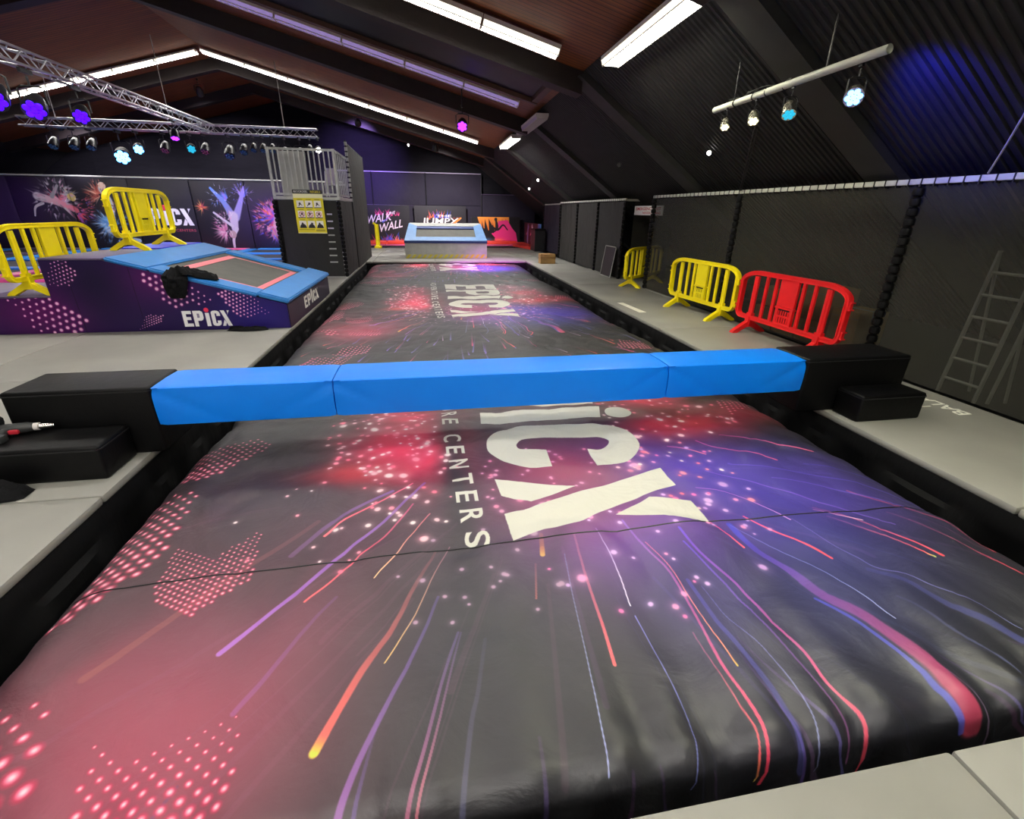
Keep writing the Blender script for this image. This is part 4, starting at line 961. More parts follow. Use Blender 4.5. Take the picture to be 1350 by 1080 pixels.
# ------------------------------------------------------------------ purple trampoline platform
PF, PBk = 7.62, 10.85
fc = Canvas(-6.15, -.02, -2.1, 1.08, 210, (38, 22, 74))
fc.haze(-5.4, .3, .7, .4, (96, 18, 96), .9); fc.haze(-3.9, .75, .6, .35, (92, 26, 100), .8); fc.haze(-2.5, .2, .7, .4, (44, 32, 128), .85); fc.haze(-4.6, .7, .4, .5, (28, 18, 52), .8)
for k, (poly, pitch, r0, r1) in enumerate(D['pf_hex']):
    g = [(1, 0), (1, 0), (1, -.0), (1, 0), (-1, 0)][k]
    halftone(fc, poly, pitch, r0, r1, (255, 206, 240), (200, 60, 160), g, .35, .35)
logo(fc, -3.60, .052, .66, .232, (250, 248, 250), (238, 60, 96))
for x in (-4.90, -4.12): fc.line([(x, 0), (x - .02, 1.1)], .008, .008, (20, 12, 36), (20, 12, 36), .8, .8)
M['platform_print'] = fc.material('platform_print', rough=.42, spec=.25)
M['purple_side'] = mat('dark_purple_vinyl', rgb(34, 22, 52), .42, var=.1)
ptop = [(-5.2, 0), (-5.2, 1.0), (-4.44, 1.0), (-2.13, .36), (-2.13, 0)]
plat = thing('trampoline_platform', (-3.6, 9.2, 0), 'big purple platform with a sloping trampoline framed in blue pads', 'trampoline')
MB().prism(ptop, PBk - PF, 'y', PF).build('padded_body', M['purple_side'], plat)
fp = MB(); fp.prism(ptop, .012, 'y', PF - .013); fp.build('printed_front', M['platform_print'], plat, uv=lambda c, n: fc.uv(c.x, c.z))
side = Canvas(PF, 0, PBk, .42, 200, (36, 24, 48))
logo(side, 8.62, .10, 1.15, .20, (246, 246, 236), (246, 246, 236))
M['side_print'] = side.material('platform_side_print', rough=.4)
sp = MB(); sp.box((-2.131, PF, 0), (-2.118, PBk, .345)); sp.build('printed_end', M['side_print'], plat, uv=lambda c, n: side.uv(c.y, c.z))
MB().box((-5.2, PF - .01, 1.0), (-4.445, PBk, 1.03), bev=.012).build('top_cover', M['purple_top'], plat, smooth=True)
def sl(x): return 1.0 + (x + 4.44) * (.36 - 1.0) / (2.31)
def slope_pad(name, x0, x1, y0, y1, th, m, bev=.02, lift=0.0):
    c = Vector(((x0 + x1) / 2, (y0 + y1) / 2, sl((x0 + x1) / 2))); a = math.atan2(.64, 2.31); l = (x1 - x0) / math.cos(a)
    bm = bmesh.new(); bmesh.ops.create_cube(bm, size=1)
    for v in bm.verts: v.co = Vector((v.co.x * l, v.co.y * (y1 - y0), v.co.z * th))
    if bev: bmesh.ops.bevel(bm, geom=list(bm.edges), offset=bev, segments=3, affect='EDGES')
    o = MB().from_bm(bm, Matrix.Translation(c) @ Matrix.Rotation(a, 4, 'Y') @ Matrix.Translation((0, 0, th / 2 + lift)))
    return o.build(name, M[m], plat, smooth=True)
slope_pad('bed', -3.95, -2.48, PF + .3, PBk - .35, .02, 'mat_bed', 0, -.006)
for (a, c, d, e) in ((-3.72, -2.62, PF + .52, PF + .56), (-3.72, -2.62, PBk - .60, PBk - .56), (-3.78, -3.66, PF + .52, PBk - .56), (-2.69, -2.60, PF + .52, PBk - .56)):
    slope_pad('pink_line', a, c, d, e, .005, 'pink_tape', 0, .0145)
slope_pad('frame_pad', -4.42, -3.90, PF - .02, PBk, .055, 'blue_pad')
slope_pad('frame_pad', -2.52, -2.10, PF - .03, PBk + .02, .075, 'blue_pad', .02, .012)
slope_pad('frame_pad', -3.895, -2.525, PF - .03, PF + .36, .06, 'blue_pad')
slope_pad('frame_pad', -3.895, -2.525, PBk - .40, PBk, .06, 'blue_pad')
MB().box((-4.43, PBk - 1.6, 1.031), (-5.15, PBk - .02, 1.045)).build('blue_light_patch', mat('blue_light_tint', rgb(40, 40, 225), .4), plat)  # blue sheet stands in for blue light on the purple top
stepb = thing('step_box', (-5.65, 8.6, 0), 'low purple box with big pink printed dots left of the platform', 'box')
MB().box((-6.06, PF, 0), (-5.205, 9.75, .50)).build('padded_body', M['purple_side'], stepb)
q = MB(); q.box((-6.06, PF - .013, 0), (-5.203, PF - .001, .50)); q.build('printed_front', M['platform_print'], stepb, uv=lambda c, n: fc.uv(c.x, c.z))
MB().box((-6.07, PF - .015, .501), (-5.205, 9.75, .522), bev=.009).build('top_cover', M['purple_top'], stepb, smooth=True)

# crumpled clothing and small things lying about
def cloth(name, pathfn, width, n, thick, seed, label, cat, m='black_cloth', amp=.02):
    """a crumpled strip of cloth laid along a path of points (centre line), closed below"""
    P = [Vector(p) for p in pathfn]; k = len(P); nw = 14
    top = []; bot = []
    for i in range(n + 1):
        t = i / n * (k - 1); a = min(int(t), k - 2); f = t - a; c = P[a].lerp(P[a + 1], f); d = (P[a + 1] - P[a]).normalized()
        side = Vector((-d.y, d.x, 0)); side = side.normalized() if side.length > .2 else Vector((1, 0, 0))
        nr = side.cross(d).normalized()
        if nr.z < 0 or (abs(nr.z) < .2 and nr.y > 0): nr = -nr
        w = width * (1 - .45 * abs(2 * i / n - 1) ** 3) * (1 + .25 * noise.noise((i * .21, seed, 0)))
        for j in range(nw + 1):
            s = j / nw * 2 - 1; e = math.sqrt(max(0, 1 - s * s)) * math.sqrt(max(0.02, 1 - abs(2 * i / n - 1) ** 6))
            h = thick * e * (1 + .9 * noise.noise((i * .32, j * .45, seed))) + amp * e * abs(noise.noise((i * .7, j * .8, seed + 3)))
            top.append(c + side * (s * w / 2) + nr * max(.003, h)); bot.append(c + side * (s * w / 2) + nr * .001)
    vs = top + bot; o = len(top); fs = []
    for i in range(n):
        for j in range(nw):
            a = i * (nw + 1) + j; fs.append((a, a + 1, a + nw + 2, a + nw + 1)); fs.append((a + o, a + nw + 1 + o, a + nw + 2 + o, a + 1 + o))
    for i in range(n):
        a = i * (nw + 1); fs.append((a, a + nw + 1, a + nw + 1 + o, a + o)); a += nw; fs.append((a, a + o, a + nw + 1 + o, a + nw + 1))
    for j in range(nw):
        fs.append((j, j + o, j + 1 + o, j + 1)); a = n * (nw + 1) + j; fs.append((a, a + 1, a + 1 + o, a + o))
    ob = MB().add(vs, fs).build(name, M[m], smooth=True)
    return tag(ob, label, cat)
zt = sl(-3.55) + .062
cloth('sweater', [(-3.10, 7.86, sl(-3.10) + .07), (-3.22, 7.80, sl(-3.22) + .07), (-3.40, 7.74, sl(-3.40) + .07), (-3.50, 7.66, sl(-3.50) + .075), (-3.55, 7.575, sl(-3.55) + .05), (-3.56, 7.555, sl(-3.56) - .10), (-3.57, 7.55, sl(-3.57) - .28)], .36, 44, .08, 4, 'black crumpled sweater draped over the blue pad edge of the platform', 'sweater')
cloth('strap', [(-2.98, 7.50, .003), (-2.72, 7.47, .003), (-2.42, 7.50, .003)], .13, 16, .045, 9, 'flat black cloth strap lying on the floor in front of the platform', 'strap')
cloth('jacket', [(-3.1, 2.985, .003), (-2.85, 2.99, .003), (-2.57, 3.005, .003)], .20, 30, .07, 5, 'black crumpled cloth on the floor below the left step', 'jacket')

# cordless drill lying on the left step, and a black pouch behind it
dr = thing('cordless_drill', (-2.78, 3.36, .25), 'dark cordless drill with a red trim lying on the black step', 'drill')
b = MB(); b.tube([(-2.93, 3.39, .292), (-2.87, 3.40, .294), (-2.76, 3.415, .294), (-2.72, 3.42, .294)], [.026, .036, .036, .027], 12); b.build('motor_housing', M['tool_grey'], dr, smooth=True)
b = MB(); b.box((-2.93, 3.24, .251), (-2.80, 3.31, .30), bev=.01); b.build('battery', M['tool_grey'], dr, smooth=True)
b = MB(); b.tube([(-2.86, 3.38, .287), (-2.86, 3.31, .279)], [.026, .024], 10); b.build('grip', M['tool_grey'], dr, smooth=True)
b = MB(); b.box((-2.84, 3.355, .268), (-2.78, 3.381, .298), bev=.008); b.build('red_trim', M['tool_red'], dr, smooth=True)
b = MB(); b.tube([(-2.718, 3.42, .294), (-2.69, 3.424, .294)], [.027, .027], 12); b.build('collar', M['lamp_white'], dr, smooth=True)
b = MB(); b.tube([(-2.689, 3.424, .294), (-2.64, 3.432, .294), (-2.61, 3.437, .294), (-2.607, 3.4375, .294)], [.021, .019, .011, .005], 12); b.build('chuck', M['chrome'], dr, smooth=True)
po = thing('tool_bag', (-3.02, 3.43, .25), 'round black soft tool bag at the left edge on the step', 'bag')
bm = bmesh.new(); bmesh.ops.create_icosphere(bm, subdivisions=3, radius=1)
for v in bm.verts:
    k = 1 + .12 * noise.noise(v.co * 2.3); v.co = Vector((v.co.x * .10 * k, v.co.y * .055 * k, max(-.078, v.co.z * .085 * k)))
MB().from_bm(bm, Matrix.Translation((-3.0, 3.43, .33))).build('bag_body', M['black_cloth'], po, smooth=True)
b = MB(); b.tube([(-3.07 + .14 * t, 3.372, .335 + .05 * math.sin(PI * t)) for t in [k / 10 for k in range(11)]], .010, 8); b.build('bag_handle', M['black_vinyl'], po, smooth=True)

# ------------------------------------------------------------------ right net fences
def puffy_post(name, x, y, z1, parent, n):
    """a post wrapped in short foam sleeves strapped one above the other"""
    b = MB(); b.tube([(x, y, 0), (x, y, z1)], .024, 8); po = b.build(name, M['dark_metal'], parent)
    h = (z1 - .02) / n
    for k in range(n):
        s = MB(); a = k * h + .004; c = (k + 1) * h - .004
        s.tube([(x, y, a), (x, y, a + h * .12), (x, y, (a + c) / 2), (x, y, c - h * .12), (x, y, c)], [.034, .052, .058, .052, .034], 10)
        s.build('foam_sleeve', M['black_soft'], po, smooth=True)
    return po
def net_panel(name, p0, p1, z0, z1, m, parent, sag=.02, nx=24, nz=14, seed=0):
    b = MB(); vs = []; fs = []
    d = Vector((p1[0] - p0[0], p1[1] - p0[1], 0)); nrm = Vector((d.y, -d.x, 0)).normalized()
    for i in range(nx + 1):
        for k in range(nz + 1):
            u = i / nx; t = k / nz; e = math.sin(PI * u) * math.sin(PI * t)
            w = sag * e + .012 * noise.noise((u * 3 + seed, t * 2.5, seed)) * e
            w += .010 * math.exp(-(1 - t) / .12) * math.sin(u * 40) * math.sin(PI * u)
            vs.append((p0[0] + d.x * u + nrm.x * w, p0[1] + d.y * u + nrm.y * w, z0 + (z1 - z0) * t))
    for i in range(nx):
        for k in range(nz):
            a = i * (nz + 1) + k; fs.append((a, a + 1, a + nz + 2, a + nz + 1))
    b.add(vs, fs); return b.build(name, m, parent, smooth=True)
def rail_with_ties(p0, p1, z, parent, step, w=.05, railm='white_rail'):
    b = MB(); d = Vector((p1[0] - p0[0], p1[1] - p0[1], 0)); L = d.length
    ang_ = math.atan2(d.y, d.x)
    b.box((-L / 2, -w / 2, -.028), (L / 2, w / 2, .028), bev=.006)
    R_ = Matrix.Translation(((p0[0] + p1[0]) / 2, (p0[1] + p1[1]) / 2, z)) @ Matrix.Rotation(ang_, 4, 'Z')
    b.v = [tuple(R_ @ Vector(v)) for v in b.v]
    rail = b.build('top_rail', M[railm], parent)
    t = MB(); t.box((-.006, -w / 2 - .006, -.05), (.006, w / 2 + .006, .033)); tie = None
    n = int(L / step)
    for i in range(n + 1):
        q = p0[0] + d.x * (i + .5) / (n + 1), p0[1] + d.y * (i + .5) / (n + 1)
        if tie is None:
            tie = t.build('tie', M['cable'], parent); tie.location = Vector((q[0], q[1], z)) - Vector(parent['_o']); tie.rotation_euler = (0, 0, ang_)
            # mesh was shifted by the parent's origin: bring it back round its own
            for v in tie.data.vertices: v.co += Vector(parent['_o'])
            tm = tie.data
        else: shared('tie', tm, (q[0], q[1], z), parent, (0, 0, ang_))
    return rail
f1 = thing('net_fence', (XW, 6, 0), 'long black mesh fence with pale top rail along the right walkway', 'fence')
posts = [11.02, 7.82, 4.69, 1.56, -1.57]
for k, y in enumerate(posts): puffy_post('post', XW, y, 2.02, f1, 20)
for k, (a, c) in enumerate(zip(posts, posts[1:])):
    net_panel('net_panel', (XW + .01, a), (XW + .01, c), .012, 2.02, M['net'], f1, -.05, seed=k)
rail_with_ties((XW, 11.06), (XW, -1.57), 2.05, f1, .145)
f2 = thing('net_fence', (XW, 15.9, 0), 'distant black mesh fence beyond the gap with the emergency sign', 'fence')
posts = [12.74, 14.8, 16.9, 19.1]
for k, y in enumerate(posts): puffy_post('post', XW, y, 2.0, f2, 18)
for k, (a, c) in enumerate(zip(posts, posts[1:])): net_panel('net_panel', (XW + .01, a), (XW + .01, c), .012, 2.0, M['net_solid'], f2, .04, seed=k + 7)
rail_with_ties((XW, 12.7), (XW, 19.12), 2.03, f2, .16)
b = MB(); b.box((XW + .05, 12.74, 1.99), (6.4, 12.79, 2.04)); b.build('cross_rail', M['white_rail'], f2)
net_panel('net_panel', (XW + .3, 12.80), (EX - 1.9, 12.80), .012, 1.98, M['net_solid'], f2, .02, seed=15)
f3 = thing('net_fence', (5.9, 21, 0), 'short far fence behind the black crate where the walkway ends', 'fence')
for y in (19.3, 23.2): puffy_post('post', 5.58, y, 2.0, f3, 14)
net_panel('net_panel', (5.56, 19.3), (5.56, 23.2), .012, 1.98, M['net_purple'], f3, .03, seed=21)
b = MB(); b.box((5.53, 19.3, 1.98), (5.60, 23.2, 2.03)); b.build('top_rail', M['white_rail'], f3)
# bracing straps seen on the near fence
# sign in the gap
sg = Canvas(0, 0, 1.9, .42, 300, (240, 238, 232))
sg.text('EMERGENCY EXIT', .12, .22, 1.66, .135, (196, 40, 44)); sg.text('NOODUITGANG', .62, .055, 1.16, .105, (196, 40, 44))
M['sign_print'] = sg.material('sign_print', rough=.5)
b = MB(); b.box((5.45, 10.98, 1.655), (5.465, 12.59, 1.872))
sgn = b.build('exit_sign', M['sign_print'], uv=lambda c, n: ((12.59 - c.y) / 1.61, (c.z - 1.655) / .217))
tag(sgn, 'white board with red lettering hanging in the gap between the two fences', 'sign')
# things stored behind the mesh
def carton(lo, hi, label, m='cardboard_dark', group=None):
    t = thing('carton', ((lo[0] + hi[0]) / 2, (lo[1] + hi[1]) / 2, lo[2]), label, 'box', group)
    MB().box(lo, hi, bev=.006, seg=1).build('carton_body', M[m], t)
    c = (lo[0] + hi[0]) / 2; q = MB(); q.box((c - .025, lo[1] - .002, hi[2] - .12), (c + .025, hi[1] + .002, hi[2] + .003)); q.box((lo[0] - .002, lo[1] - .001, hi[2] - .1), (lo[0], hi[1] + .001, hi[2] - .095))
    q.build('tape', M['grey_panel'], t); return t
carton((5.36, 6.58, .002), (5.75, 7.02, .34), 'brown carton behind the mesh, farthest along the row on the floor')
carton((5.36, 6.08, .002), (5.75, 6.55, .36), 'brown carton on the floor behind the mesh beside the farthest one')
carton((5.36, 5.62, .002), (5.75, 6.05, .33), 'brown floor carton behind the mesh under the tall tan one')
carton((5.36, 5.52, .335), (5.75, 6.03, .80), 'tall tan carton on top behind the mesh and the red barrier')
carton((5.36, 6.40, .365), (5.75, 6.85, .66), 'brown carton lying across two others behind the mesh')
carton((5.36, 5.06, .002), (5.80, 5.49, .58), 'wide dark carton behind the mesh near the puffy fence post')
# ladder leaning behind the mesh
la = thing('step_ladder', (5.36, 3.5, 0), 'dull aluminium step ladder leaning behind the mesh at the right edge', 'ladder')
fa = lambda s, t: (5.30 + .07 * t, 3.82 - .02 * t - s * (.34 + .02 * (1 - t)), 1.42 * t)
for s in (0, 1):
    b = MB(); b.tube([fa(s, 0), fa(s, 1)], .020, 6); b.build('stile', M['ladder'], la)
for k in range(6):
    t = .11 + .15 * k; p, q = fa(0, t), fa(1, t); b = MB(); b.tube([p, q], .015, 6); b.build('rung', M['ladder'], la)
for s in (0, 1):
    b = MB(); p = fa(s, .98); b.tube([p, (5.62, p[1] - .05, .0)], .016, 6); b.build('rear_leg', M['ladder'], la)
b = MB(); b.tube([(5.35, 3.38, .02), (5.40, 3.36, 1.40)], .018, 6); b.build('stay', M['ladder'], la)
# window frame leaning inside the far fence
wf = thing('leaning_frame', (5.2, 13.1, 0), 'thin dark rectangular frame leaning on the far fence by its near post', 'frame')
b = MB(); q = [(5.08, 12.95, .012), (5.08, 13.75, .012), (5.19, 13.75, .82), (5.19, 12.95, .82)]
for a, c in zip(q, q[1:] + q[:1]): b.tube([a, c], .012, 6)
b.build('frame_bars', M['grey_panel'], wf)
b = MB(); b.add(q, [(0, 1, 2, 3)]); b.add([(p[0] + .006, p[1], p[2]) for p in q], [(3, 2, 1, 0)]); b.build('frame_sheet', M['black_vinyl'], wf)
# floor markings on the walkway
def floor_text(s, x0, y0, w, h, name, label):
    """letters reading away from the camera"""
    v, t, _ = text_tris(s); b = MB()
    P = [(x0 - q[1] * h, y0 + q[0] * w, .0012) for q in v]
    b.add(P, [tuple(k) for k in t]); o = b.build(name, M['white_paint']); tag(o, label, 'lettering'); return o
floor_text('BALANCE', 4.98, 3.22, .86, .15, 'floor_lettering', 'long white stencilled word on the walkway beside the right step')
floor_text('N', 4.78, 3.44, .10, .12, 'floor_lettering', 'single white letter next to the long word, beside the right step')
b = MB(); b.add([(3.80, 9.17, .0012), (3.93, 9.17, .0012), (3.985, 8.15, .0012), (3.84, 8.15, .0012)], [(0, 1, 2, 3)])
tag(b.build('floor_stripe', M['white_paint']), 'worn white stripe in place of unreadable lettering on the walkway edge in front of the yellow barrier', 'marking')  # plain quad in place of a stencil too unclear to read
# cardboard box and black crate at the far end of the walkway
cb = thing('cardboard_box', (4.22, 16.9, 0), 'small tan cardboard box alone on the far walkway', 'box')
MB().box((3.96, 16.8, .001), (4.50, 17.15, .33), bev=.008).build('box_body', M['cardboard'], cb)
q = MB(); q.box((3.955, 16.795, .19), (4.505, 17.155, .24)); q.build('tape', mat('brown_tape', rgb(150, 112, 62), .4), cb)
ck = thing('black_crate', (5.0, 21.0, 0), 'plain black crate at the far right corner beside the blue print', 'crate')
MB().box((4.95, 22.3, .001), (5.44, 23.2, .95), bev=.01).build('crate_body', M['black_vinyl'], ck)
q = MB(); q.box((4.94, 22.29, .90), (5.441, 23.21, .97), bev=.008); q.build('crate_lid', M['black_soft'], ck)

# ------------------------------------------------------------------ jump tower
tw = thing('jump_tower', (-2.95, 14.9, 0), 'tall black draped jump tower with pale barred railing on top', 'tower')
TX0, TX1, TY0, TY1, TZ = -3.70, -2.16, 13.8, 15.95, 1.98
b = MB()
for (x, y) in ((TX0, TY0), (TX1, TY0), (TX0, TY1), (TX1, TY1)): b.tube([(x, y, 0), (x, y, TZ)], .03, 8)
b.build('frame_posts', M['dark_metal'], tw)
net_panel('front_drape', (TX1 - .06, TY0 - .03), (TX0 + .06, TY0 - .03), .005, TZ - .09, M['net_solid'], tw, -.04, 26, 30, 31)
net_panel('side_drape', (TX1 + .03, TY1), (TX1 + .03, TY0), .005, TZ - .09, M['net_solid'], tw, -.03, 20, 14, 32)
net_panel('side_drape', (TX0 - .03, TY0), (TX0 - .03, TY1), .005, TZ - .09, M['net_solid'], tw, -.03, 20, 14, 33)
puffy_post('corner_post', TX0 - .02, TY0 - .05, TZ - .08, tw, 18); puffy_post('corner_post', TX1 + .0, TY0 - .06, TZ - .08, tw, 18)
MB().box((TX0 - .03, TY0 - .04, TZ - .08), (TX1 + .05, TY1, TZ), bev=.01).build('deck', M['steel'], tw)
b = MB()
for z in (TZ + .05, TZ + 1.06): b.box((TX0, TY0 - .02, z - .025), (TX1, TY0 + .02, z + .025))
for z in (TZ + .05, TZ + 1.06): b.box((TX1 - .02, TY0, z - .025), (TX1 + .02, TY1 - .2, z + .025))
for x in (TX0, TX1): b.box((x - .03, TY0 - .03, TZ), (x + .03, TY0 + .03, TZ + 1.09))
b.build('guard_rail', M['steel'], tw)
bm_ = MB(); bm_.box((-.014, -.014, 0), (.014, .014, .98)); bar0 = None
locs = [(TX0 + (TX1 - TX0) * k / 13, TY0) for k in range(1, 13)] + [(TX1, TY0 + (TY1 - .3 - TY0) * k / 6) for k in range(1, 7)]
bo = MB(); bo.v = list(bm_.v); bo.f = list(bm_.f); bo.mi = list(bm_.mi)
bar_me = bo.build('bar', M['steel'])
me_ = bar_me.data; bpy.data.objects.remove(bar_me)
for (x, y) in locs: shared('bar', me_, (x, y, TZ + .06), tw)
MB().box((TX0 + .12, TY0 + .35, TZ), (TX0 + .78, TY0 + .43, TZ + 1.05), bev=.02).build('padded_panel', M['grey_panel'], tw)
b = MB(); b.box((-2.78, TY1 - .3, TZ + .34), (-2.2, TY1 - .26, TZ + .39)); b.tube([(-2.78, TY1 - .28, TZ), (-2.78, TY1 - .28, TZ + .4)], .018, 6); b.build('inner_rail', M['steel'], tw)
# the steps inside showing through at the right of the front
for k in range(8):
    b = MB(); z = .36 + .17 * k; b.box((-2.56 + .01 * k, TY0 - .062, z), (-2.36, TY0 - .052, z + .035)); b.build('tread_edge', M['grey_pad' if k < 5 else 'lavender'], tw)
sc = thing('side_screen', (-2.11, 17.9, 0), 'tall black netting screen rising beside the tower along the airbag', 'screen')
net_panel('screen_net', (-2.10, 15.98), (-2.10, 19.75), .005, 3.42, M['net_solid'], sc, .03, 24, 24, 41)
net_panel('screen_net', (-2.16, 19.75), (-2.16, 15.98), .005, 3.42, M['net_solid'], sc, .03, 24, 24, 43)
b = MB(); b.tube([(-2.13, 15.96, 0), (-2.13, 15.96, 3.52)], .03, 8); b.tube([(-2.13, 19.77, 0), (-2.13, 19.77, 3.44)], .03, 8); b.tube([(-2.13, 15.96, 3.45), (-2.13, 19.77, 3.40)], .022, 8); b.build('screen_frame', M['dark_metal'], sc)
for k in range(12):
    b = MB(); b.tube([(-2.13, 15.955, 1.9 + k * .135), (-2.13, 15.955, 1.99 + k * .135)], .040, 8); b.build('white_sleeve', M['steel'], sc)
# pale chair on the deck
ch = thing('plastic_chair', (-2.36, 14.5, TZ), 'pale lilac plastic chair behind the tower railing', 'chair')
b = MB(); b.prism([(-2.55, TZ + .34), (-2.20, TZ + .34), (-2.22, TZ + .62), (-2.28, TZ + .70), (-2.47, TZ + .70), (-2.53, TZ + .62)], .03, 'y', 14.38); b.build('backrest', M['lavender'], ch)
MB().box((-2.56, 14.40, TZ + .30), (-2.19, 14.78, TZ + .335), bev=.01).build('seat', M['lavender'], ch)
for (x, y) in ((-2.54, 14.42), (-2.21, 14.42), (-2.54, 14.76), (-2.21, 14.76)):
    b = MB(); b.tube([(x, y, TZ), (x, y, TZ + .31)], .016, 6); b.build('leg', M['lavender'], ch)
# yellow rules poster
pc = Canvas(0, 0, .70, 1.02, 170, (236, 222, 40))
pc.poly([(0, .93), (.70, .93), (.70, 1.02), (0, 1.02)], (22, 22, 20)); pc.text('BEOORDEEL', .03, .95, .33, .05, (240, 240, 235)); pc.text('REGELS', .42, .95, .24, .05, (240, 220, 40))
pc.poly([(0, .83), (.70, .83), (.70, .93), (0, .93)], (244, 240, 190)); pc.poly([(.02, 0), (.7, 0), (.7, .02), (0, .02)], (244, 240, 190))
for i in range(3):
    for j in range(3):
        x, y = .06 + i * .205, .60 - j * .235
        pc.poly([(x, y), (x + .17, y), (x + .17, y + .17), (x, y + .17)], (246, 244, 232)); pc.line([(x + .03, y + .195), (x + .14, y + .195)], .012, .012, (90, 86, 30), (90, 86, 30), .8, .8)
        if j == 1: pc.ell(x + .085, y + .088, .066, .066, (200, 80, 90)); pc.ell(x + .085, y + .088, .055, .055, (246, 244, 240))
        if j == 2: pc.poly([(x, y), (x + .17, y), (x + .15, y + .06), (x + .12, y + .09), (x + .05, y + .09), (x + .02, y + .06)], (26, 26, 28))
        else: pc.poly([(x, y), (x + .17, y), (x + .17, y + .018), (x, y + .018)], (26, 26, 28))
        pc.ell(x + .075 + .02 * ((i + j) % 2), y + .10, .022, .03, (52, 44, 40)); pc.line([(x + .05, y + .05), (x + .085, y + .095), (x + .125, y + .06 + .05 * (i % 2))], .018, .014, (52, 44, 40), (52, 44, 40))
        if j == 1: pc.line([(x + .04, y + .13), (x + .13, y + .045)], .012, .012, (200, 70, 80), (200, 70, 80))
pc.line([(.05, .09), (.40, .09)], .03, .03, (150, 140, 30), (150, 140, 30), .6, .6); pc.line([(.46, .075), (.64, .075)], .05, .05, (120, 112, 40), (120, 112, 40), .5, .5)
M['poster_print'] = pc.material('poster_print', rough=.4)
b = MB(); b.box((-3.24, TY0 - .115, 1.10), (-2.53, TY0 - .105, 2.13)); pst = b.build('rules_poster', M['poster_print'], uv=lambda c, n: ((c.x + 3.24) / .71, (c.z - 1.10) / 1.03))
tag(pst, 'yellow poster with nine rule pictograms hung on the front of the tower', 'poster')

# ------------------------------------------------------------------ far wedge with a slanted trampoline
wd = thing('wedge_trampoline', (.77, 19.4, 0), 'grey wedge with blue framed slanted trampoline and yellow striped foot at the far end', 'trampoline')
b = MB(); y0, y1 = 18.9, 19.75
b.add([(-.78, y0, 0), (2.31, y0, 0), (2.31, y0, .60), (-.78, y0, .60), (-.58, y1, 1.23), (2.14, y1, 1.23), (-.78, 20.6, 0), (2.31, 20.6, 0), (-.58, 20.3, 1.23), (2.14, 20.3, 1.23)],
      [(0, 1, 2, 3), (3, 2, 5, 4), (4, 5, 9, 8), (8, 9, 7, 6), (0, 3, 4, 8, 6), (1, 7, 9, 5, 2), (0, 6, 7, 1)])
b.build('padded_body', M['grey_pad'], wd)
def on_face(x, t, lift):   # t up the slanted face
    n = Vector((0, -.63, .85)).normalized(); return Vector((x, y0 + (y1 - y0) * t, .60 + .63 * t)) + n * lift
def face_pad(name, pts, lift, m):
    b = MB(); n = len(pts)
    b.add([on_face(x, t, .002) for x, t in pts] + [on_face(x, t, lift) for x, t in pts], [list(range(n))[::-1], list(range(n, 2 * n))] + [[i, (i + 1) % n, (i + 1) % n + n, i + n] for i in range(n)])
    return b.build(name, M[m], wd)
face_pad('frame_pad', [(-.79, .0), (2.32, .0), (1.90, .20), (-.37, .20)], .06, 'greyblue_pad')
face_pad('frame_pad', [(-.79, .0), (-.37, .20), (-.30, .78), (-.60, .93)], .06, 'greyblue_pad')
face_pad('frame_pad', [(2.32, .0), (2.16, .93), (1.86, .78), (1.90, .20)], .06, 'greyblue_pad')
face_pad('frame_pad', [(-.60, .93), (-.30, .78), (1.86, .78), (2.16, .93)], .06, 'grey_pad')
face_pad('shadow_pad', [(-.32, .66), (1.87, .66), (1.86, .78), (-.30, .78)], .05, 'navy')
face_pad('bed', [(-.37, .20), (1.90, .20), (1.86, .78), (-.30, .78)], .012, 'mat_bed')
MB().box((-.80, y0 - .035, .555), (2.33, y0 - .002, .625), bev=.012).build('edge_roll', M['navy'], wd)
st = Canvas(0, 0, 3.09, .15, 120, (178, 178, 150))
x = -.2
while x < 3.2: st.poly([(x, 0), (x + .10, 0), (x + .22, .15), (x + .12, .15)], (206, 190, 60)); x += .20
M['hazard'] = st.material('hazard_print', rough=.5)
b = MB(); b.box((-.775, y0 - .012, .01), (2.305, y0 - .002, .15)); b.build('striped_band', M['hazard'], wd, uv=lambda c, n: ((c.x + .78) / 3.09, c.z / .15))

# ------------------------------------------------------------------ padded graphic wall on the left
gwy = 23.3
gw = Canvas(-18.2, 0, -3.4, 2.75, 75, (24, 20, 30))
for cx, cy in ((-17, 1.3), (-6.6, 1.2), (-5, 1.5), (-15.9, 2.0)): gw.haze(cx, cy, 1.4, 1.2, (58, 30, 92), .8)
def burst(cx, cy, r, cols, n, dirs=(0, 2 * PI)):
    for k in range(n):
        a = rng.uniform(*dirs); q = r * rng.uniform(.35, 1.0); c = cols[int(rng.integers(len(cols)))]
        p0 = (cx + .12 * r * math.cos(a), cy + .12 * r * math.sin(a)); p1 = (cx + q * math.cos(a), cy + q * math.sin(a))
        gw.line([p0, p1], .16 * r, .02, c, c, .85, .25)
def limb(pts, w0, w1, c0, c1=None): gw.line(pts, w0, w1, c0, c1 or c0, 1, 1)
def powder(cx, cy, r, cols, n, ang0, ang1):
    """a cloud of coloured powder flying off in feathery wisps"""
    for k in range(n):
        a = rng.uniform(ang0, ang1); q = r * math.sqrt(rng.uniform(.05, 1)); c = cols[int(rng.integers(len(cols)))]
        x, y = cx + q * math.cos(a), cy + q * math.sin(a); l = rng.uniform(.08, .28) * r * 1.6; b_ = a + rng.uniform(-.5, .5)
        gw.line([(x, y), (x + l * math.cos(b_), y + l * math.sin(b_))], rng.uniform(.05, .13) * r, .01, c, c, rng.uniform(.35, .9), .1, .8)
SK = (214, 204, 216); GY = (150, 150, 156)
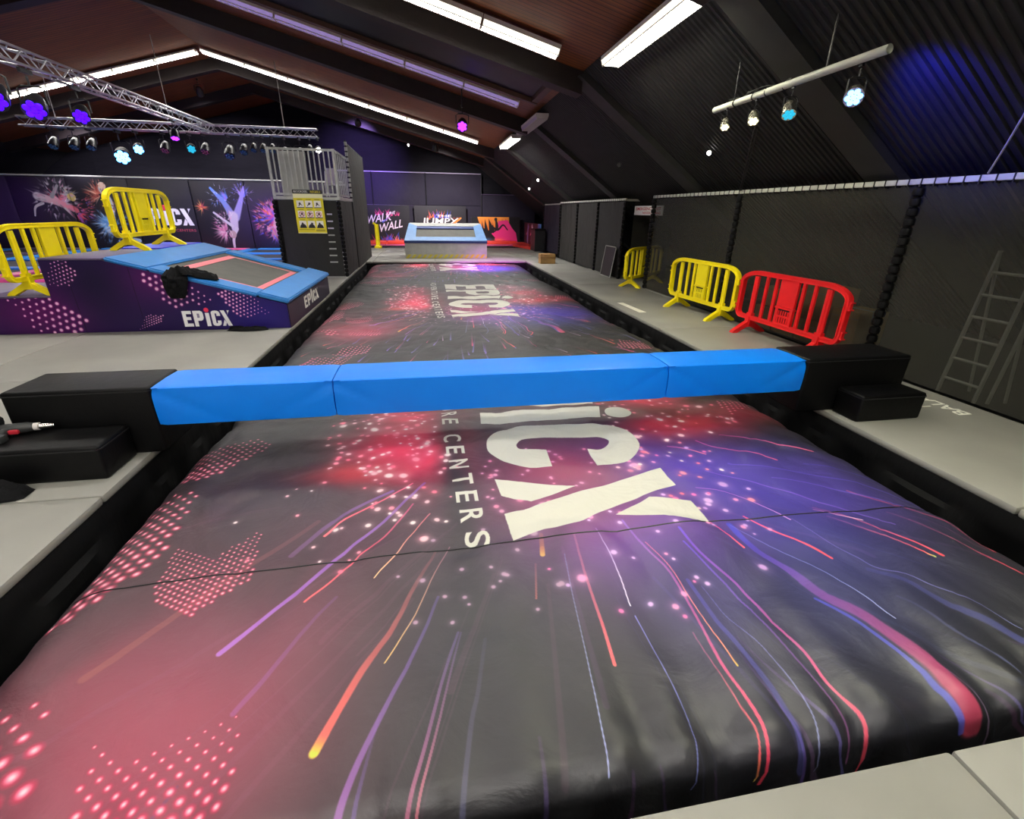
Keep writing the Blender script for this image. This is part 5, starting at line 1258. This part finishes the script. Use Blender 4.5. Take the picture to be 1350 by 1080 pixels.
# jumper lying in the air, with pale powder
burst(-14.35, 1.75, .75, [(236, 226, 236), (200, 160, 200), (240, 110, 130), (226, 90, 110)], 46, (-1.2, 2.8))
burst(-14.0, 2.05, .45, [(214, 190, 96), (180, 180, 180), (140, 140, 146)], 20, (0, 3)); burst(-13.9, 1.35, .5, [(226, 70, 90), (120, 90, 200)], 24, (-1.6, .6))
limb([(-15.1, 2.0), (-14.5, 1.8), (-13.9, 1.5)], .34, .22, SK, (226, 110, 130)); limb([(-15.0, 1.75), (-15.3, 1.6), (-15.42, 1.28)], .12, .06, SK); limb([(-14.6, 2.0), (-14.3, 2.4)], .16, .1, GY); gw.ell(-13.92, 1.98, .15, .15, (206, 184, 110))
powder(-14.5, 1.95, .75, [(232, 226, 234), (180, 176, 180), (214, 150, 180), (120, 116, 122)], 90, 0, 2 * PI); powder(-13.9, 1.6, .6, [(236, 84, 96), (230, 120, 150), (110, 90, 200)], 60, -1.6, .8)
# snow-blue twister
burst(-12.85, 1.0, .7, [(120, 190, 230), (210, 226, 236), (90, 140, 200)], 44, (1.6, 4.6)); burst(-12.9, 2.1, .62, [(150, 60, 52), (206, 110, 90), (240, 190, 160)], 36, (1.2, 4.2))
limb([(-12.75, 2.3), (-12.6, 1.75), (-12.7, 1.2)], .28, .24, (188, 186, 190)); limb([(-12.9, .75), (-12.4, .45), (-11.9, .35)], .26, .16, (170, 184, 200)); gw.ell(-12.72, 2.42, .14, .14, (230, 200, 180))
powder(-12.7, .9, .75, [(130, 196, 232), (220, 232, 240), (90, 140, 196), (60, 90, 130)], 100, 0, 2 * PI); powder(-12.8, 2.0, .6, [(150, 60, 52), (200, 130, 110), (90, 40, 40)], 60, 0, 2 * PI)
# hand-stand jumper
burst(-8.45, .75, .62, [(224, 150, 176), (236, 206, 214), (200, 110, 150)], 44, (1.2, 4.8)); burst(-8.15, 2.0, .6, [(80, 120, 220), (150, 110, 210)], 26, (1.6, 3.4)); burst(-7.55, 2.1, .6, [(110, 110, 226), (190, 150, 230)], 26, (.4, 2.4))
limb([(-8.05, 1.30), (-8.32, 1.9), (-8.72, 2.42)], .34, .10, (150, 140, 196), (90, 130, 220)); limb([(-7.95, 1.30), (-7.66, 1.9), (-7.42, 2.48)], .34, .10, (160, 150, 206), (150, 130, 230))
limb([(-8.05, 1.35), (-8.07, .85)], .40, .30, (206, 190, 214)); limb([(-8.15, .95), (-8.45, 1.2), (-8.78, 1.48)], .13, .09, SK); limb([(-8.0, .85), (-8.2, .45), (-8.24, .06)], .15, .10, SK); gw.ell(-8.2, .62, .14, .16, (190, 160, 160))
powder(-8.3, 1.0, .55, [(232, 170, 196), (240, 220, 228), (206, 110, 156)], 70, 1.0, 5); powder(-8.45, 2.1, .42, [(90, 140, 230), (150, 120, 220), (210, 210, 240)], 50, 0, 2 * PI); powder(-7.55, 2.2, .40, [(120, 120, 230), (196, 160, 236)], 50, 0, 2 * PI)
# runner with violet and orange powder
burst(-6.3, 1.35, .85, [(236, 96, 60), (206, 70, 160), (90, 90, 230), (240, 130, 170)], 60, (1.4, 4.6)); burst(-6.4, .7, .55, [(240, 140, 80), (120, 110, 200)], 30, (2, 5))
limb([(-6.2, 1.6), (-6.35, 1.1), (-6.55, .6)], .34, .2, (230, 170, 210), (200, 150, 150)); gw.ell(-6.1, 1.85, .16, .18, (236, 200, 214)); limb([(-6.3, 1.0), (-6.75, .85)], .14, .1, (220, 160, 190))
powder(-6.5, 1.2, .75, [(240, 110, 60), (216, 80, 170), (100, 96, 236), (240, 160, 190)], 120, 1.2, 5)
burst(-9.2, 1.68, .38, [(236, 120, 60), (240, 170, 96), (200, 70, 90)], 26)
logo(gw, -11.75, .96, 2.12, .66, (244, 244, 246), (236, 60, 90))
gw.text('ADVENTURE', -11.6, .72, 1.0, .10, (150, 60, 70)); gw.text('CENTERS', -10.4, .72, .78, .10, (190, 70, 90))
M['wall_print'] = gw.material('wall_print', rough=.6, bump=.25, bump_scale=1.2)
gwt = thing('graphic_wall', (-10.5, gwy, 0), 'dark padded wall printed with powder-dusted jumpers behind the left trampolines', 'padded wall')
seams = [-18.1, -16.0, -13.98, -11.78, -9.51, -7.4, -5.4, -3.5]
for a, c in zip(seams, seams[1:]):
    MB().box((a + .012, gwy, .0), (c - .012, gwy + .12, 2.70), bev=.03, seg=2).build('wall_panel', M['wall_print'], gwt, smooth=True, uv=lambda c_, n: gw.uv(c_.x, c_.z))
b = MB(); b.tube([(-18.2, gwy + .05, 2.76), (-3.4, gwy + .05, 2.76)], .035, 8); b.build('top_rail', M['white_rail'], gwt, smooth=True)
# ------------------------------------------------------------------ trampolines on the left
ct = thing('trampoline_court', (-10, 18, 0), 'floor trampolines with blue and pink pads in front of the graphic wall', 'trampoline')
gx = [-16.4, -13.4, -10.4, -7.4, -4.3]; gy = [13.3, 15.8, 18.3, 20.7, 23.05]
for a, c in zip(gx, gx[1:]):
    for d, e in zip(gy, gy[1:]): MB().box((a + .2, d + .2, -.05), (c - .2, e - .2, .02)).build('bed', M['dark_bed'], ct)
kk = 0
for y in gy:
    for a, c in zip(gx, gx[1:]):
        kk += 1; MB().box((a + .2, y - .2, -.04), (c - .2, y + .2, .07), bev=.03).build('pad', M[['blue_pad', 'pink_pad', 'blue_pad', 'purple_top'][kk * 3 % 4]], ct, smooth=True)
for x in gx:
    for d, e in zip(gy, gy[1:]):
        kk += 1; MB().box((x - .2, d - .2, -.04), (x + .2, e - .2, .07), bev=.03).build('pad', M[['blue_pad', 'blue_pad', 'pink_pad'][kk % 3]], ct, smooth=True)

# ------------------------------------------------------------------ back net, boards and red court
bn = thing('back_net', (0, 26.2, 0), 'tall dark violet net screen across the back above the printed boards', 'net')
xs_ = [-4.6, -2.6, .15, 3.1]
for k, (a, c) in enumerate(zip(xs_, xs_[1:])): net_panel('net_panel', (a, 27.75), (c, 27.75), 1.95, 3.45, M['net_purple'], bn, .06, 16, 10, k + 50)
for k, (a, c) in enumerate(zip(xs_, xs_[1:])): net_panel('net_panel', (a, 27.72), (c, 27.72), .0, 1.93, M['net_purple'], bn, .05, 16, 10, k + 60)
net_panel('net_panel', (3.15, 27.7), (6.1, 27.7), .0, 2.5, M['net_purple'], bn, .06, 16, 10, 70)
for x in xs_: b = MB(); b.tube([(x, 27.68, 0), (x, 27.68, 3.5)], .03, 8); b.build('post', M['dark_metal'], bn)
for x0_, x1_, z in ((-4.6, 3.1, 3.50),): b = MB(); b.tube([(x0_, 27.68, z), (x1_, 27.68, z)], .028, 8); b.build('top_rail', M['lavender'], bn)
b = MB(); b.tube([(3.1, 27.66, 2.52), (6.1, 27.66, 2.52)], .022, 8); b.build('top_rail', M['purple_top'], bn)
b = MB(); b.tube([(-4.6, 27.67, 1.94), (2.2, 27.67, 1.90)], .014, 8); b.build('mid_rail', M['purple_top'], bn)
def board(name, label, cvs, x0, x1, y, z0, z1, dx=0.0):
    m = cvs.material(name + '_print', rough=.5); b = MB(); b.box((x0, y, z0), (x1, y + .05, z1))
    o = b.build(name, m, uv=lambda c, n: cvs.uv(c.x + dx, c.z)); tag(o, label, 'board'); return o
def splash(c_, cx, cy, r, cols, n, up=.8):
    for k in range(n):
        a = rng.uniform(.2, PI - .2); q = r * rng.uniform(.3, 1)
        c = cols[int(rng.integers(len(cols)))]; x = cx + rng.uniform(-.8, .8) * r
        c_.line([(x, cy), (x + q * math.cos(a) * .5, cy + q * up)], .14 * r, .02, c, c, .95, .5)
WW = (244, 226, 246)
c1 = Canvas(-2.75, .0, -.35, 1.92, 150, (20, 16, 26))
splash(c1, -1.75, 1.45, .42, [(240, 60, 150), (220, 50, 130), (250, 90, 160)], 18); splash(c1, -1.05, 1.42, .32, [(240, 60, 140), (250, 100, 150)], 10)
splash(c1, -1.85, .12, .55, [(236, 60, 140), (240, 90, 150)], 22); splash(c1, -1.45, .12, .65, [(60, 90, 230), (50, 70, 200)], 16); splash(c1, -1.05, .12, .42, [(250, 130, 60), (245, 90, 110)], 14)
c1.text('WALK', -2.62, .98, 1.35, .42, WW, right=(.97, .15), up=(.18, .98)); c1.text('WALL', -2.02, .56, 1.30, .42, WW, right=(.97, .22), up=(.18, .98))
c1.line([(-1.75, 1.1), (-1.3, 1.4)], .1, .05, (70, 100, 230), (240, 90, 160), .8, .6); c1.text('THE', -1.45, 1.42, .35, .16, WW, right=(.97, .2), up=(.2, .97))
board('walk_wall_board', 'printed black board with white slanted lettering and pink splashes left of the wedge', c1, -3.17, -.77, 27.35, .0, 1.92, .42)
c2 = Canvas(-.3, .0, 2.45, 1.92, 150, (20, 16, 26))
splash(c2, .85, 1.35, .5, [(240, 60, 130), (250, 110, 60)], 16); splash(c2, 1.15, 1.35, .48, [(60, 100, 230), (70, 80, 220)], 12); splash(c2, .5, 1.25, .25, [(250, 120, 60)], 6); splash(c2, 1.9, 1.2, .25, [(250, 130, 50), (245, 90, 60)], 8)
c2.text('JUMPX', .05, .92, 1.95, .40, (248, 240, 240), shear=.15); c2.line([(1.62, .95), (2.15, 1.32)], .12, .09, (250, 130, 50), (250, 150, 60)); c2.text('THE', .85, 1.36, .8, .12, (248, 240, 240))
board('jump_board', 'printed black board with white lettering and splashes peeping over the wedge', c2, -.52, 2.23, 27.35, .0, 1.92, .22)
c3 = Canvas(2.5, .0, 5.2, 1.4, 150, (16, 14, 18))
for k in range(9):
    x = 2.95 + .19 * k; c3.line([(x, 1.42), (x + .05 + rng.uniform(0, .1), 1.0 - rng.uniform(0, .35))], .26, .05, (250, 160, 60), (245, 130, 50), 1, .9)
c3.poly([(4.0, 1.2), (4.5, 1.25), (4.75, .85), (4.98, .6), (5.1, 0), (3.75, 0), (3.8, .35), (3.6, .55), (3.9, .75)], (232, 50, 130)); c3.haze(4.0, .15, .3, .15, (250, 130, 80), .9); c3.haze(3.4, .2, .22, .14, (70, 130, 180), .8)
c3.line([(3.55, .95), (3.95, .75), (4.25, 1.0), (4.5, .75)], .14, .06, (20, 14, 20), (20, 14, 20)); c3.line([(3.85, 1.25), (3.95, .85), (3.7, .6)], .12, .06, (20, 14, 20), (20, 14, 20)); c3.ell(3.85, 1.28, .08, .09, (20, 14, 20))
board('splash_board', 'printed board with orange drips and a big pink splash right of the wedge', c3, 2.5, 5.2, 27.35, .0, 1.4)
c4 = Canvas(23.4, .0, 27.3, 1.2, 120, (66, 22, 40))
c4.haze(26, .8, .8, .4, (110, 30, 60), .8)
for cx, col in ((26.4, (150, 130, 190)), (25.4, (244, 214, 226))):
    c4.line([(cx, .3), (cx - .05, .75)], .34, .30, col, col); c4.line([(cx, .75), (cx - .3, .95)], .14, .1, col, col); c4.line([(cx, .7), (cx + .35, .55)], .14, .08, col, (240, 90, 140)); c4.line([(cx - .08, .35), (cx - .1, .02)], .18, .12, col, (240, 110, 120)); c4.ell(cx - .1, .98, .13, .13, col)
c4.poly([(23.4, 0), (23.95, 0), (23.95, 1.2), (23.4, 1.2)], (90, 150, 226)); c4.line([(23.7, 1.0), (23.6, .5), (23.7, .1)], .25, .2, (40, 70, 180), (230, 190, 230)); c4.haze(24.4, .35, .25, .3, (220, 90, 40), .8)
m4 = c4.material('side_board_print', rough=.5)
b = MB(); b.box((5.45, 23.4, .0), (5.50, 27.3, 1.15)); o = b.build('side_board', m4, uv=lambda c, n: c4.uv(c.y, c.z)); tag(o, 'long dark red board with a pale printed figure along the right of the red court', 'board')
rc = thing('red_trampoline_court', (1, 26, 0), 'red padded trampoline court at the back below the printed boards', 'trampoline')
for a, c in ((-4.4, -2.0), (-2.0, .4), (.4, 2.8), (2.8, 4.9)): MB().box((a + .01, 26.6, .0), (c - .01, 27.3, .20), bev=.03).build('pad', M['red_pad'], rc, smooth=True)
for a, c in ((-4.4, -2.0), (-2.0, .4), (.4, 2.8), (2.8, 4.9)): MB().box((a + .01, 25.55, .0), (c - .01, 25.75, .09), bev=.03).build('pad', M['pink_pad'], rc, smooth=True)
b = MB(); b.prism([(4.9, 27.3), (5.4, 27.3), (5.42, 23.5), (4.95, 23.5), (4.5, 25.6), (4.5, 26.6)], .12, 'z', .0); b.build('pad', M['red_pad'], rc)
for a, c in ((-4.4, -.8), (-.8, 2.8), (2.8, 4.5)): MB().box((a, 24.7, -.02), (c - .02, 26.6, .03)).build('bed', M['dark_bed'], rc)
b = MB(); b.tube([(-.95, 25.5, .08), (-.78, 25.5, .42)], .03, 8); b.build('white_bar', M['white_rail'], rc)
yp = thing('yellow_post', (-2.2, 24.35, 0), 'yellow padded post standing behind the dark screen at the back', 'post')
b = MB(); b.tube([(-2.25, 24.35, 0), (-2.25, 24.35, 1.05)], .10, 10); b.box((-2.42, 24.2, .0), (-2.08, 24.5, .10), bev=.02); b.tube([(-2.25, 24.35, 1.0), (-2.40, 24.35, 1.12)], .05, 8); b.build('padded_post', M['yellow'], yp, smooth=True)

# ------------------------------------------------------------------ lighting trusses
def truss(name, label, p0, p1, w=.24, n=30):
    p0 = Vector(p0); p1 = Vector(p1); d = (p1 - p0); L = d.length; d.normalize()
    side = Vector((0, 0, 1)).cross(d).normalized(); up = Vector((0, 0, 1)); h = w / 2
    t = thing(name, tuple(p0), label, 'truss')
    cor = [side * h + up * h, -side * h + up * h, -side * h - up * h, side * h - up * h]
    for c in cor:
        b = MB(); b.tube([p0 + c, p1 + c], .022, 8); b.build('chord', M['alu'], t, smooth=True)
    for i in range(n):
        a = p0 + d * (L * i / n); c = p0 + d * (L * (i + 1) / n)
        for k in range(4):
            A, B = cor[k], cor[(k + 1) % 4]
            if i % 2: A, B = B, A
            b = MB(); b.tube([a + A, c + B], .011, 5, cap=False); b.build('brace', M['alu'], t)
    return t
truss('lighting_truss', 'silver truss hanging straight across the room in front of the back wall', (-11.45, 18.0, 3.93), (-3.22, 18.0, 3.90), .22, 34)
truss('lighting_truss', 'silver truss running towards the camera from the cross truss, upper left', (-6.30, 17.86, 3.90), (-6.30, 5.0, 3.84), .22, 46)
def wire(name, p, q, r, label, m='cable', cat='cable', group=None):
    b = MB(); b.tube([p, q], r, 6); o = b.build(name, M[m]); tag(o, label, cat, group); return o
for k, (x, y) in enumerate(((-10.5, 18), (-7.45, 18), (-4.2, 18))):
    wire('hanging_wire', (x, y, 4.02), (x, y, roof_z(x) + .02), .012, ['thin wire holding the left end of the cross truss', 'thin wire dropping to the cross truss left of the ridge', 'thin wire holding the right part of the cross truss', 'thin wire holding the long truss near its middle', 'thin wire holding the long truss at its near half'][k], 'white_cable')

# ------------------------------------------------------------------ stage lamps
def make_lamp(size, body, label, lens, group=None, axis=(0, -.75, -.65), hold=.0):
    """par can hung under its clamp; origin at the clamp"""
    r = local_thing('stage_lamp', label, 'stage lamp', group); s = size
    b = MB(); b.box((-.02 * s, -max(.03 * s, hold), -.03 * s), (.02 * s, max(.03 * s, hold), .03)); b.tube([(0, 0, -.05 * s), (0, 0, -.16 * s)], .012 * s, 6); b.build('clamp', M['dark_metal'], r)
    y = MB(); y.tube([(-.15 * s, 0, -.36 * s), (-.15 * s, 0, -.19 * s), (-.1 * s, 0, -.16 * s), (.1 * s, 0, -.16 * s), (.15 * s, 0, -.19 * s), (.15 * s, 0, -.36 * s)], .012 * s, 6); y.build('yoke', M['dark_metal'], r)
    a = Vector(axis).normalized(); c = Vector((0, 0, -.36 * s))
    k = MB(); k.tube([c - a * .17 * s, c - a * .15 * s, c - a * .02 * s, c + a * .14 * s, c + a * .15 * s], [.05 * s, .075 * s, .115 * s, .13 * s, .13 * s], 14); k.build('can', body, r, smooth=True)
    u = a.cross(Vector((1, 0, 0))).normalized(); w = a.cross(u)
    e = MB(); cc = c + a * .157 * s; n = 14
    for q in range(7):                                    # seven small lenses in a rosette
        o = Vector((0, 0, 0)) if q == 0 else (u * math.cos(q * PI / 3) + w * math.sin(q * PI / 3)) * .075 * s
        e.tube([cc + o - a * .008 * s, cc + o + a * .006 * s], [.040 * s, .034 * s], 10)
    e.build('lens', lens, r, smooth=True)
    r['_axis'] = tuple(a)
    return r
def beam_light(name, parent, size, axis, col, power, angle=2.4, blend=.6, soft=.05, out=.2):
    ld = bpy.data.lights.new(name, 'SPOT'); ld.color = col; ld.energy = power; ld.spot_size = angle; ld.spot_blend = blend; ld.shadow_soft_size = soft
    o = bpy.data.objects.new(name, ld); COL.objects.link(o); o.parent = parent
    a = Vector(axis).normalized(); o.location = Vector((0, 0, -.36 * size)) + a * out * size
    o.rotation_euler = a.to_track_quat('-Z', 'Y').to_euler()
    return o
L_off = mat('dark_lens', rgb(40, 40, 46), .15, spec=.8)
L_blue = glow_mat('blue_lens', (.06, .35, 1.0), 5); L_cyan = glow_mat('cyan_lens', (.01, .20, .30), 1.0); L_white = glow_mat('white_lens', (1, .98, .95), 6)
L_warm = glow_mat('warm_lens', (1.0, .92, .5), 1.2); L_violet = glow_mat('violet_lens', (.03, .0, 1.0), 1.6); L_purple = glow_mat('purple_lens', (.20, .015, 1.0), 2.6)
TZc = 3.80
spec_ = [(-10.75, L_off, 1.0, 'unlit black lamp at the left end of the cross truss'), (-10.2, L_off, 1.0, 'unlit black lamp second from the left end of the cross truss'), (-9.75, L_off, 1.0, 'unlit black lamp third from the left end of the cross truss'),
         (-8.99, L_blue, 1.7, 'glaring pale blue lamp, larger left one of the bright pair on the cross truss'), (-8.50, L_blue, 1.15, 'glaring pale blue lamp, smaller right one of the bright pair on the cross truss'),
         (-7.75, L_off, 1.0, 'unlit lamp between the bright blue pair and the teal lamp'), (-7.02, L_cyan, 1.0, 'small teal lamp under the cross truss'), (-6.62, L_off, 1.0, 'unlit lamp just left of where the trusses meet'),
         (-5.93, L_off, 1.2, 'unlit lamp just right of where the trusses meet'), (-5.50, L_off, .95, 'unlit lamp right of the truss joint, before a row of small ones'), (-5.2, L_off, .8, 'small unlit lamp in the right half of the cross truss, first of three'), (-4.92, L_off, .8, 'small unlit lamp in the right half of the cross truss, middle of three'), (-4.64, L_off, .8, 'small unlit lamp in the right half of the cross truss, last of three'),
         (-4.28, L_off, 1.2, 'large unlit black lamp over the left of the tower railing'), (-3.82, L_off, 1.2, 'large unlit black lamp over the tower railing, right of its twin'), (-3.51, L_off, .7, 'small unlit lamp near the right end of the cross truss'), (-3.26, L_white, .75, 'small bright white lamp at the right end of the cross truss')]
for x, lens, s, lab in spec_:
    ax = (0, -.62, -.78) if lens is L_off else ((.30, -.86, -.40) if lens is not L_white else (.16, -.90, -.40))
    o = make_lamp(s, M['black_vinyl'], lab, lens, None, ax, .13); o.location = (x, 18.0, 3.93 - .03 * (x + 11.45) / 8.23 - .161)
    if lens is L_blue: beam_light('blue_beam', o, s, (.1, .4, -.9), (.03, .05, 1.0), 70, 3.0, .9, .1, .25)
    if lens is L_white: beam_light('white_beam', o, s, (.1, -.6, -.8), (1, .97, .9), 20, 1.6)
# violet bar of lamps on the long truss, left edge
for k, (y, s, lab) in enumerate(((9.6, 1.3, 'violet glowing lamp under the long truss at the left edge of the picture'), (10.4, 1.3, 'violet glowing lamp under the long truss, second from the left edge'), (11.6, 1.1, 'violet glowing lamp under the long truss, third from the left edge'))):
    o = make_lamp(s, M['black_vinyl'], lab, L_violet, None, (.25, -.75, -.5), .13); o.location = (-6.3, y, 3.90 - .06 * (17.86 - y) / 12.86 - .161)
    beam_light('violet_beam', o, s, (-.3, .5, -.7), (.25, .08, 1.0), 60, 2.6, .8, .1)
o = make_lamp(.8, M['black_vinyl'], 'small lamp with a pink glint on the long truss near its joint', L_purple, None, (.1, -.4, -.9), .13); o.location = (-6.3, 15.3, 3.888 - .161)
# purple lamp under the right of the brown roof
o = make_lamp(1.0, M['black_vinyl'], 'single purple glowing lamp hanging under the brown roof right of the centre', L_purple, None, (-.1, -.8, -.5)); o.location = (1.02, 13.0, 3.98)
b = MB(); b.tube([(0, 0, .0), (0, 0, roof_z(1.02) - 3.98 - .002)], .018, 6); b.build('drop_rod', M['dark_metal'], o)
beam_light('purple_beam', o, 1.0, (1.0, 3.7, -3.6), (.80, .05, 1.0), 900, .62, .7, .08)
# added floods hidden behind the far beam, tinting and brightening the back wall
for x, tx, pw in ((-2.4, -3.0, 900), (-8.0, -9.0, 600), (-13.0, -14.0, 400), (.6, 1.0, 700)):
    a = Vector((tx - x, 27.5 - 22.3, (4.0 if x == -2.4 else (.9 if x > 0 else 2.0)) - roof_z(x)))
    o = make_lamp(1.0, M['black_vinyl'], {-2.4: 'added black floodlight on the roof boards washing the back net violet', -8.0: 'added black floodlight on the roof boards brightening the graphic wall', -13.0: 'added black floodlight on the left roof boards beyond the picture edge', .6: 'added black floodlight on the roof boards brightening the printed boards at the back'}[x], L_off, None, tuple(a)); o.location = (x, 22.3, roof_z(x) - .05)
    beam_light('added_wash', o, 1.0, tuple(a), (1.0, .92, .95) if x > 0 else ((.40, .26, 1.0) if x == -2.4 else (.86, .80, 1.0)), pw, 1.0 if x == -2.4 else 1.5, .95, .1)

# lamps on the pipe under the right slope
pp = thing('lamp_pipe', (3.70, 5.1, 2.92), 'pale pipe with four lamps slung under the black right slope', 'pipe')
b = MB(); b.tube([(3.72, 6.42, 2.92), (3.68, 3.92, 2.92)], .035, 12, cap=False); b.tube([(3.72, 6.42, 2.92), (3.68, 3.92, 2.92)], .029, 12, cap=False)
b.build('tube', M['white_rail'], pp, smooth=True)
for y in (6.0, 4.6):
    b = MB(); b.tube([(3.71, y, 2.95), (3.71, y, slope_z(3.71) + .0)], .010, 6); b.build('hanger', M['dark_metal'], pp)
for y in (5.95, 5.6, 5.38, 5.1):
    b = MB(); b.tube([(3.71 + .038 * math.cos(t), y + .03 * t / 6, 2.92 + .038 * math.sin(t)) for t in [k * .5 for k in range(13)]], .008, 5); b.build('cable_loop', M['cable'], pp)
b = MB(); b.tube([(3.70 + .05 * math.sin(k * .9), 6.1 - .1 * k, 2.965 + .012 * math.sin(k * 2.1)) for k in range(12)], .009, 5); b.build('cable', M['cable'], pp)
for y, lens, s, lab, ax in ((6.10, L_warm, .42, 'silver lamp with warm glow at the far end of the pipe', (-.30, -.55, -.75)), (5.55, L_warm, .46, 'silver lamp with warm glow second from the far end of the pipe', (-.30, -.55, -.75)),
                        (4.98, L_cyan, .52, 'silver lamp with cyan glow third along the pipe', (-.30, -.55, -.75)), (4.18, L_blue, .58, 'glaring blue lamp at the near end of the pipe', (-.55, -.62, -.45))):
    o = make_lamp(s, M['silver'], lab, lens, None, ax); o.location = (3.70, y, 2.88)
    if lens is L_blue: beam_light('blue_beam', o, s, (.9, .0, .04), (.02, .03, 1.0), 48, 1.65, 1.0, .08, .30)
# ropes and cables to the fence
wire('tension_rope', (5.20, 7.80, 2.07), (4.45, 6.6, slope_z(4.45) - .03), .010, 'dark rope pair rising from the fence post towards the lamp pipe', 'cable', 'rope')
wire('tension_rope', (5.20, 7.76, 2.07), (4.50, 6.62, slope_z(4.5) - .03), .008, 'second thinner dark rope beside the first above the fence', 'cable', 'rope')
b = MB(); b.tube([(5.22 - .62 * (k / 12), 4.05 - .7 * (k / 12), 2.09 + 1.0 * (k / 12) - .10 * math.sin(PI * k / 12)) for k in range(13)], .009, 6); o = b.build('tension_rope', M['white_cable']); tag(o, 'pale sagging rope rising from the fence rail at the right edge', 'rope')
# little emergency spots on the slope and wall
def puck(loc, lab, on=True, r=.05):
    t = thing('small_spot', loc, lab, 'lamp'); b = MB(); b.tube([(loc[0], loc[1], loc[2]), (loc[0] - .05, loc[1] - .05, loc[2] - .03)], [r * .6, r], 10); b.build('shell', M['lamp_white'] if on else M['dark_metal'], t, smooth=True)
    b = MB(); b.tube([(loc[0] - .05, loc[1] - .05, loc[2] - .03), (loc[0] - .055, loc[1] - .055, loc[2] - .033)], [r * .85, r * .8], 10); b.build('lens', L_white if on else L_off, t); return t
puck((4.70, 8.05, slope_z(4.70) - .02), 'small pale spot on the black slope above the fence', True, .04)
puck((4.55, 11.6, slope_z(4.55) - .02), 'small dim spot on the black slope beyond the brighter one', False, .06)
puck((4.15, 18.3, slope_z(4.15) - .28), 'tiny bright spot on the farthest slope rib, upper one', True, .05)
puck((4.6, 22.0, slope_z(4.6) - .10), 'tiny bright spot at the far end of the black slope, lower one', True, .05)
puck((-.55, 27.55, 4.75), 'tiny bright spot high on the black back wall above the net', True, .07)
puck((-8.3, 27.6, 6.1), 'tiny bright spot high on the back wall under the ridge', True, .08)

for ob in scene.objects:
    for key in ('_o', '_axis'):
        if key in ob: del ob[key]
